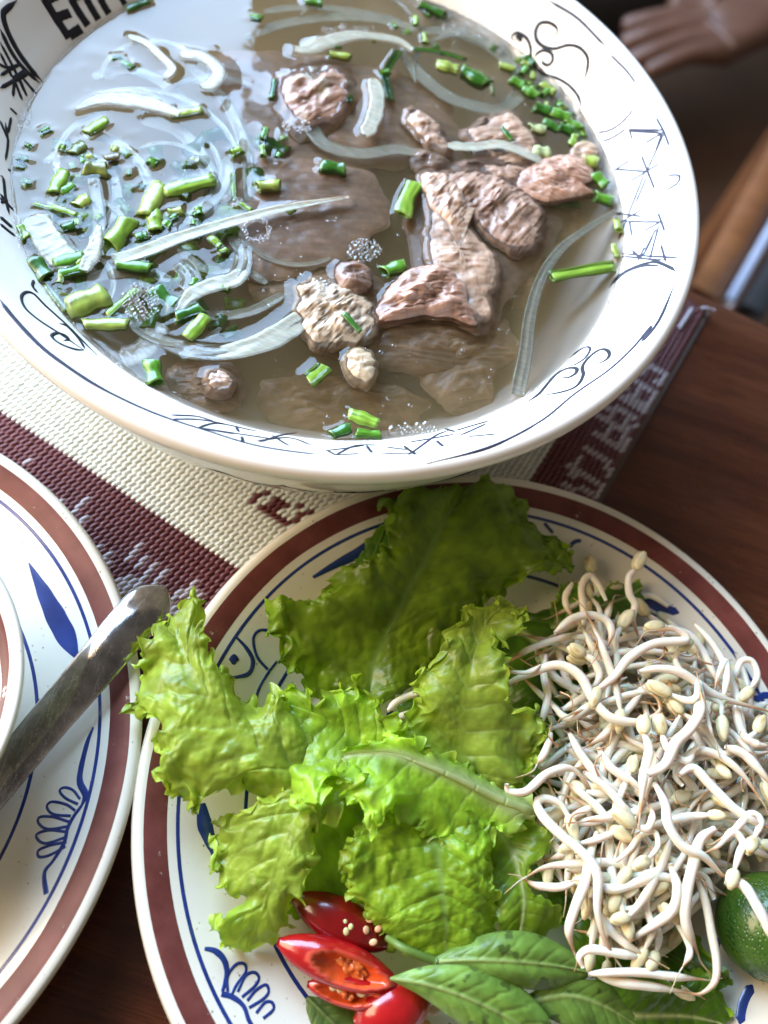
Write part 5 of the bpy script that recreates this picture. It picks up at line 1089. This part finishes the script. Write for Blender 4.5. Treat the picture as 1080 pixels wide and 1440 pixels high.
TR = [
('sprout standing alone with its bean up, highest in the pile', c6([(708, 318), (688, 345), (690, 390), (705, 420), (700, 460), (715, 510)]), [3.6, 3.5, 3.3, 3.2, 3.0, 2.8], 13, 1),
('sprout looping like a hook left of the tallest bean', c6([(625, 410), (600, 360), (575, 340), (555, 370), (560, 430), (565, 520)]), 3.2, 12, 0),
('sprout bowed left beside the hook at the top of the pile', c6([(530, 360), (510, 400), (520, 440), (545, 460)]), 3.0, 12, 0),
('sprout with a golden bean upright below the hook', c6([(668, 480), (650, 520), (655, 580), (640, 640)]), 3.3, 12, 1),
('arched sprout making a white bridge at the upper left', c6([(480, 500), (530, 460), (580, 450), (625, 465), (640, 500), (625, 545)]), 3.7, 14, 0),
('sprout with an orange-tipped bean under the white bridge', c6([(560, 560), (590, 580), (605, 620), (590, 650), (560, 640)]), 3.6, 13, 1),
('long pale sprout sweeping down from the lettuce edge', c6([(350, 640), (420, 610), (490, 590), (550, 620), (590, 690), (640, 740), (720, 750), (775, 720), (765, 680), (740, 670)]), [3.4, 3.7, 3.9, 4.0, 4.0, 4.0, 3.9, 3.9, 3.9, 3.8], 16, 0),
('thick white sprout bending up through the middle', c6([(600, 660), (650, 620), (690, 570), (760, 530), (850, 520), (820, 490), (760, 495)]), 4.0, 15, 1),
('white sprout lying flat right of the middle', c6([(715, 610), (770, 600), (830, 610), (880, 640), (940, 680), (1080, 720)]), [4.0, 4.1, 4.1, 4.0, 3.8, 3.5], 15, 0),
('sprout with its bean drooping at the right of the pile', c6([(955, 680), (965, 620), (960, 580), (940, 620), (930, 660)]), 3.7, 12, 1),
('slender sprout reaching right with curled end', c6([(1030, 660), (1050, 620), (1035, 580), (1005, 580), (990, 620), (1000, 650)]), 3.4, 11, 1),
('yellow-beaned sprout lying across the centre', c6([(800, 670), (850, 690), (880, 680), (885, 640), (870, 760), (800, 800)]), [4.0, 4.1, 4.2, 4.1, 4.2, 4.2], 13, 1),
('pale straight sprout under the centre crossing', c6([(470, 700), (520, 740), (590, 700), (680, 690), (760, 700)]), 3.6, 13, 0),
('sprout dropping steeply on the upper right of the pile', c6([(780, 480), (850, 500), (890, 540), (920, 600), (950, 660)]), 3.3, 12, 1),
('sprout with a blunt bean lying at the far right of the pile', c6([(950, 740), (945, 700), (900, 680), (880, 730), (920, 790)]), 3.8, 11, 1),
('sprout slanting down from the bridge to the centre', c6([(555, 480), (580, 530), (610, 590), (650, 640), (690, 690)]), 3.3, 12, 0),
('pale sprout running left to the lettuce frill', c6([(560, 500), (480, 520), (410, 545), (360, 570)]), 3.2, 12, 0),
('thin rusty root curling above the lettuce frill', c6([(440, 590), (410, 610), (360, 610), (310, 602)]), 3.9, 7, 0),
('sprout bent down beside the frill lower edge', c6([(455, 560), (450, 620), (460, 680), (440, 760), (430, 790)]), 3.1, 13, 0),
('bold white sprout rising from the centre to upper right', c9([(740, 180), (790, 150), (820, 90), (860, 50), (895, -10), (890, -60)]), 4.4, 17, 0),
('thick sprout hanging straight down the centre', c9([(730, 60), (745, 110), (730, 180), (725, 240), (720, 290)]), 4.3, 15, 1),
('long white sprout arching down right of centre', c9([(760, 200), (790, 260), (800, 320), (840, 380), (900, 410), (950, 460), (975, 465)]), [4.4, 4.4, 4.4, 4.3, 4.2, 4.0, 3.9], 15, 0),
('white sprout with tapering tip pointing at the right edge', c9([(830, 180), (870, 160), (920, 210), (980, 270), (1040, 310), (1085, 330)]), 4.2, 15, 0),
('fat sprout curving out at the right edge', c9([(960, 100), (1010, 120), (1060, 170), (1100, 220)]), 4.1, 15, 0),
('sprout hooked left over the pile near the right edge', c9([(840, 210), (820, 180), (850, 130), (890, 110), (950, 130), (1010, 180), (1060, 250)]), 4.0, 13, 0),
('sprout whose bean faces left below the centre', c9([(640, 330), (610, 280), (560, 235), (510, 200)]), 3.6, 12, 1),
('wavy sprout snaking left from the pile over the white rib', c9([(345, 205), (350, 225), (400, 225), (460, 175), (520, 160), (560, 190), (590, 240)]), [3.9, 3.8, 3.8, 3.7, 3.6, 3.5, 3.3], 13, 0),
('looped sprout with its bean folded over at lower left', c9([(520, 300), (495, 260), (450, 245), (430, 260), (450, 300), (500, 350), (560, 400), (600, 460), (600, 560), (620, 640), (660, 710)]), [3.5, 3.5, 3.5, 3.5, 3.6, 3.7, 3.8, 3.8, 3.6, 3.4, 3.1], 15, 1),
('straight white sprout pointing down left of the looped one', c9([(600, 340), (580, 400), (565, 480), (535, 560), (520, 620), (535, 680)]), [3.4, 3.5, 3.7, 3.6, 3.4, 3.1], 15, 0),
('horizontal sprout with brown tip at lower left', c9([(700, 440), (620, 425), (520, 430), (450, 440), (395, 470)]), 3.4, 13, 0),
('horizontal sprout forming a point with the brown-tipped one', c9([(540, 480), (490, 495), (430, 490), (390, 470)]), 3.3, 12, 1),
('long sprout lying level under the crossing at lower centre', c9([(830, 480), (780, 465), (720, 480), (650, 500), (600, 490), (560, 480)]), 3.6, 14, 0),
('sprout with plump bean in the lower middle', c9([(740, 420), (770, 380), (760, 340), (720, 350), (690, 390), (650, 420), (670, 350)]), [4.2, 4.1, 4.0, 3.9, 3.8, 3.7, 3.7], 9, 1),
('sprout with paired yellow bean under the plump one', c9([(700, 320), (740, 330), (755, 290), (740, 260)]), 4.2, 11, 1),
('thick white sprout falling to the lowest point of the pile', c9([(930, 330), (890, 360), (870, 430), (850, 520), (850, 600), (885, 690)]), [4.2, 4.2, 4.1, 3.9, 3.6, 3.1], 17, 0),
('white sprout leaning from the lower middle down to the left', c9([(805, 430), (825, 500), (810, 560), (760, 600), (700, 640), (665, 670)]), [4.0, 3.9, 3.7, 3.5, 3.3, 3.0], 15, 0),
('lower sprout in a long curve to the bottom leaf', c9([(880, 470), (905, 540), (920, 620), (935, 700), (930, 760), (890, 795), (850, 790)]), [3.8, 3.6, 3.4, 3.2, 3.0, 2.8, 2.7], 13, 0),
('sprout with brown tip crossing the bottom lettuce', c9([(575, 740), (640, 735), (720, 735), (800, 745), (900, 755)]), [3.0, 3.1, 3.1, 3.0, 2.8], 12, 0),
('second of the two level sprouts near the basil tip', c9([(590, 735), (650, 760), (720, 770), (790, 780), (870, 795)]), [2.9, 2.9, 2.9, 2.8, 2.7], 14, 0),
('sprout with curled left end above the two level sprouts', c9([(560, 720), (550, 690), (580, 670), (650, 680), (720, 690), (760, 685)]), [3.0, 3.1, 3.2, 3.2, 3.1, 3.0], 13, 0),
('white sprout lying over the lime', c9([(960, 480), (1010, 490), (1050, 550), (1080, 610), (1095, 660)]), [4.1, 4.2, 4.2, 4.1, 3.9], 16, 0),
('sprout with big bean beside the lime', c9([(985, 450), (1000, 400), (1010, 370), (980, 340), (940, 380), (900, 400)]), 4.2, 12, 1),
('sprout with yellow bean at the right above the lime', c9([(1040, 360), (1060, 310), (1030, 290), (980, 340), (930, 370)]), 4.2, 12, 1),
('short bean lying low among the bottom sprouts', c9([(820, 590), (850, 640), (860, 680), (840, 720)]), 3.3, 10, 1),
('small looped sprout in the gap at lower centre', c9([(690, 500), (670, 530), (680, 555), (710, 545), (705, 510)]), 3.4, 8, 0),
('sprout behind the loop crossing to the bottom', c9([(600, 560), (640, 620), (690, 660), (740, 690)]), 3.2, 13, 0),
('pale sprout at the upper left under the frill edge', c9([(470, 60), (455, 110), (430, 150)]), 3.5, 12, 0),
('broad sprout leaning beside the centre trunk', c9([(600, 100), (640, 160), (700, 200), (760, 250)]), 3.8, 14, 0),
('pale sprout slanting under the wavy one', c9([(520, 60), (560, 130), (620, 200), (700, 250)]), 3.6, 14, 0),
('crossing sprout high at the right of centre', c9([(780, 60), (800, 110), (850, 140), (880, 110)]), 4.2, 12, 1),
('long faint sprout along the top right slope', c6([(870, 470), (930, 540), (980, 640), (1010, 760), (1030, 880)]), [3.0, 3.2, 3.3, 3.4, 3.4], 13, 0),
('two-beaned looking sprout near the right slope', c6([(830, 545), (820, 580), (850, 620), (900, 640)]), 3.6, 10, 1),
('thin sprout with rusty tail pointing down right', c6([(890, 640), (900, 700), (915, 760), (930, 800)]), 4.2, 7, 0),
('pale sprout tucked low at the right edge', c9([(1000, 60), (1040, 90), (1090, 100)]), 3.8, 13, 0),
('sprout wedge at the far right beside the plate line', c6([(985, 690), (1000, 760), (1030, 840), (1040, 920)]), 3.4, 15, 0),
('white sprouts end showing left of the pile beside the dark leaf', [(545, 1000), (560, 985), (585, 975), (600, 968)], 2.3, 12, 0),
('second white sprout end beside the dark leaf', [(548, 1015), (570, 1005), (590, 1000)], 2.2, 12, 0),
]
for i, (lb, pts_, z_, w_, h_) in enumerate(TR): sprout(lb, pts_, z_, w_*.98, bool(h_), sd=i, tail=(.3, .2, .38)[i % 3], hs=1.1)
# filler below the traced ones, following the pile's own mound
poly = [(765, 880), (815, 820), (900, 850), (960, 880), (1040, 960), (1110, 1000), (1120, 1200), (1040, 1210), (1005, 1270), (960, 1330), (880, 1370), (820, 1340), (800, 1260), (745, 1200), (745, 1130), (730, 1090), (775, 1030), (745, 960), (715, 905)]
def inpoly(x, y):
    c = False; j = len(poly)-1
    for i in range(len(poly)):
        if (poly[i][1] > y) != (poly[j][1] > y) and x < (poly[j][0]-poly[i][0])*(y-poly[i][1])/(poly[j][1]-poly[i][1])+poly[i][0]: c = not c
        j = i
    return c
def edge_d(x, y): return min(math.hypot(x-(a_[0]+(b_[0]-a_[0])*k/6), y-(a_[1]+(b_[1]-a_[1])*k/6)) for a_, b_ in zip(poly, poly[1:]+poly[:1]) for k in range(6))
def zone_label(x, y, pts_, cv, wp, hd, deep, z):
    zs = [((690, 930), 'by the standing lettuce'), ((800, 850), 'below the tallest sprout'), ((900, 900), 'under the upper golden beans'), ((1000, 960), 'by the right plate line'), ((800, 970), 'under the long sweeping sprout'),
          ((900, 1010), 'at the centre crossing'), ((1050, 1050), 'near the right picture edge'), ((760, 1090), 'beside the wavy sprout'), ((840, 1100), 'beside the thick hanging sprout'), ((930, 1120), 'under the arching sprout'), ((1040, 1160), 'above the lime'),
          ((800, 1190), 'inside the folded loop'), ((890, 1210), 'under the plump bean'), ((980, 1220), 'left of the lime'), ((850, 1290), 'over the lower lettuce'), ((930, 1310), 'at the lowest thick sprout'), ((880, 1360), 'by the basil tip')]
    zn = min(zs, key=lambda q: math.hypot(q[0][0]-x, q[0][1]-y))[1]
    dx, dy = pts_[-1][0]-pts_[0][0], pts_[-1][1]-pts_[0][1]; a_ = math.degrees(math.atan2(-dy, dx)) % 180
    dr = 'lying level' if a_ < 22 or a_ > 158 else 'rising right' if a_ < 68 else 'standing upright' if a_ < 112 else 'rising left'
    return ('%s %s%s sprout %s, %s, %s' % ('thick' if wp > 12.3 else 'slim', 'bent' if abs(cv) > .65 else 'straight', ' beaned' if hd else '', dr, zn, 'deep in pile' if deep else 'mid pile')).replace('  ', ' ')
rr_ = random.Random(11); cnt = 0
while cnt < 240:
    x, y = rr_.uniform(700, 1110), rr_.uniform(820, 1390)
    if not inpoly(x, y): continue
    e_ = edge_d(x, y); top_ = 1.9+1.95*min(1, e_/95); lay = rr_.random()**.7; z = 1.5+(top_-1.5)*lay
    an = rr_.uniform(0, 2*PI); L_ = rr_.uniform(85, 170); cv = rr_.uniform(-1.1, 1.1); pts_ = []; px_, py_ = x-math.cos(an)*L_/2, y-math.sin(an)*L_/2; ok_ = True
    for k in range(6):
        pts_.append((px_, py_)); 
        if not inpoly(px_, py_): ok_ = False
        a2 = an+cv*(k/5-.5)*(1 if rr_.random() < .8 else -1); px_ += math.cos(a2)*L_/5; py_ += math.sin(a2)*L_/5
    if not ok_ and rr_.random() < .85: continue
    zz_ = [z+rr_.uniform(-.1, .1) for _ in pts_]; cnt += 1
    deep = lay < .55
    hd = rr_.random() < .75; wp = rr_.uniform(9.5, 14)
    sprout(zone_label(x, y, pts_, cv, wp, hd, deep, z), pts_, zz_, wp, hd, sd=100+cnt, tail=rr_.choice((.2, .3, .4)), shade=rr_.uniform(.88, 1.0), hs=rr_.uniform(.9, 1.15))
# beyond the first three hundred: the mass of sprouts filling the mound from below
mV, mF, mC = [], [], []; cnt = 0
while cnt < 230:
    x, y = rr_.uniform(700, 1110), rr_.uniform(820, 1390)
    if not inpoly(x, y): continue
    e_ = edge_d(x, y); top_ = 1.7+1.75*min(1, e_/95); z = 1.4+(top_-1.4)*rr_.random()**.5; an = rr_.uniform(0, 2*PI); L_ = rr_.uniform(60, 120); cv = rr_.uniform(-1.2, 1.2)
    px_, py_ = x-math.cos(an)*L_/2, y-math.sin(an)*L_/2; pts_ = []
    for k in range(6): pts_.append(P(px_, py_, z+rr_.uniform(-.08, .08))); a2 = an+cv*(k/5-.5); px_ += math.cos(a2)*L_/5; py_ += math.sin(a2)*L_/5
    q_ = pts_[0]; e2 = pts_[-1]
    if not inpoly(x-math.cos(an)*L_/2, y-math.sin(an)*L_/2) or not inpoly(px_, py_): continue
    cnt += 1; C = cat(pts_, 20); t_ = np.linspace(0, 1, 20); Rm = rr_.uniform(4.5, 6.5)*pxcm(3)*np.interp(t_, [0, .15, .8, 1], [.6, 1, .9, .15]); v_, f_ = tubeVF(C, Rm, Rm, 8)
    mF += [tuple(i+len(mV) for i in f) for f in f_]; mV += list(v_); kk = np.clip((t_-.75)/.25, 0, 1)[:, None]; mC += list(np.repeat(SW*(1-kk)*.97+SB_*kk, 8, 0))
tag(mk('bean_sprouts', mV, mF, MAT['sprout'], None, mC), 'tangled mass of pale sprouts filling the pile beneath the top ones', 'bean sprouts', None, 'stuff')
# wispy brown roots
for k in range(26):
    x, y = rr_.uniform(770, 1050), rr_.uniform(880, 1200)
    if not inpoly(x, y): continue
    an = rr_.uniform(0, 2*PI); C = cat([P(x, y, 3.75), P(x+math.cos(an)*18, y+math.sin(an)*18, 3.95), P(x+math.cos(an+.5)*36, y+math.sin(an+.5)*36, 3.85)], 14)
    v_, f_ = tubeVF(C, np.linspace(.035, .012, 14), np.linspace(.035, .012, 14), 6); o = mk('root_wisp', v_, f_, MAT['sprout'], None, np.tile(ST, (len(v_), 1))); tag(o, 'thin brown root wisp, '+zone_label(x, y, [(0, 0), (math.cos(an), math.sin(an))], 0, 9, False, False, 0).split(' sprout ')[1].rsplit(',', 1)[0], 'root', 'brown root wisps on the sprouts')

# look-alikes that would share a label are told apart by their order in the picture
_by = collections.defaultdict(list)
for o in list(COL.objects):
    if o.get('label') and o.parent is None: _by[o['label']].append(o)
for lb, os_ in _by.items():
    if len(os_) < 2: continue
    os_.sort(key=lambda o: -o.location.y)
    names = {2: ('upper one', 'lower one'), 3: ('upper one', 'middle one', 'lower one')}.get(len(os_), ('topmost', 'second down', 'third down', 'fourth down', 'fifth down', 'sixth down', 'seventh down', 'eighth down', 'ninth down'))
    for o, s_ in zip(os_, names): o['label'] = lb+', '+s_
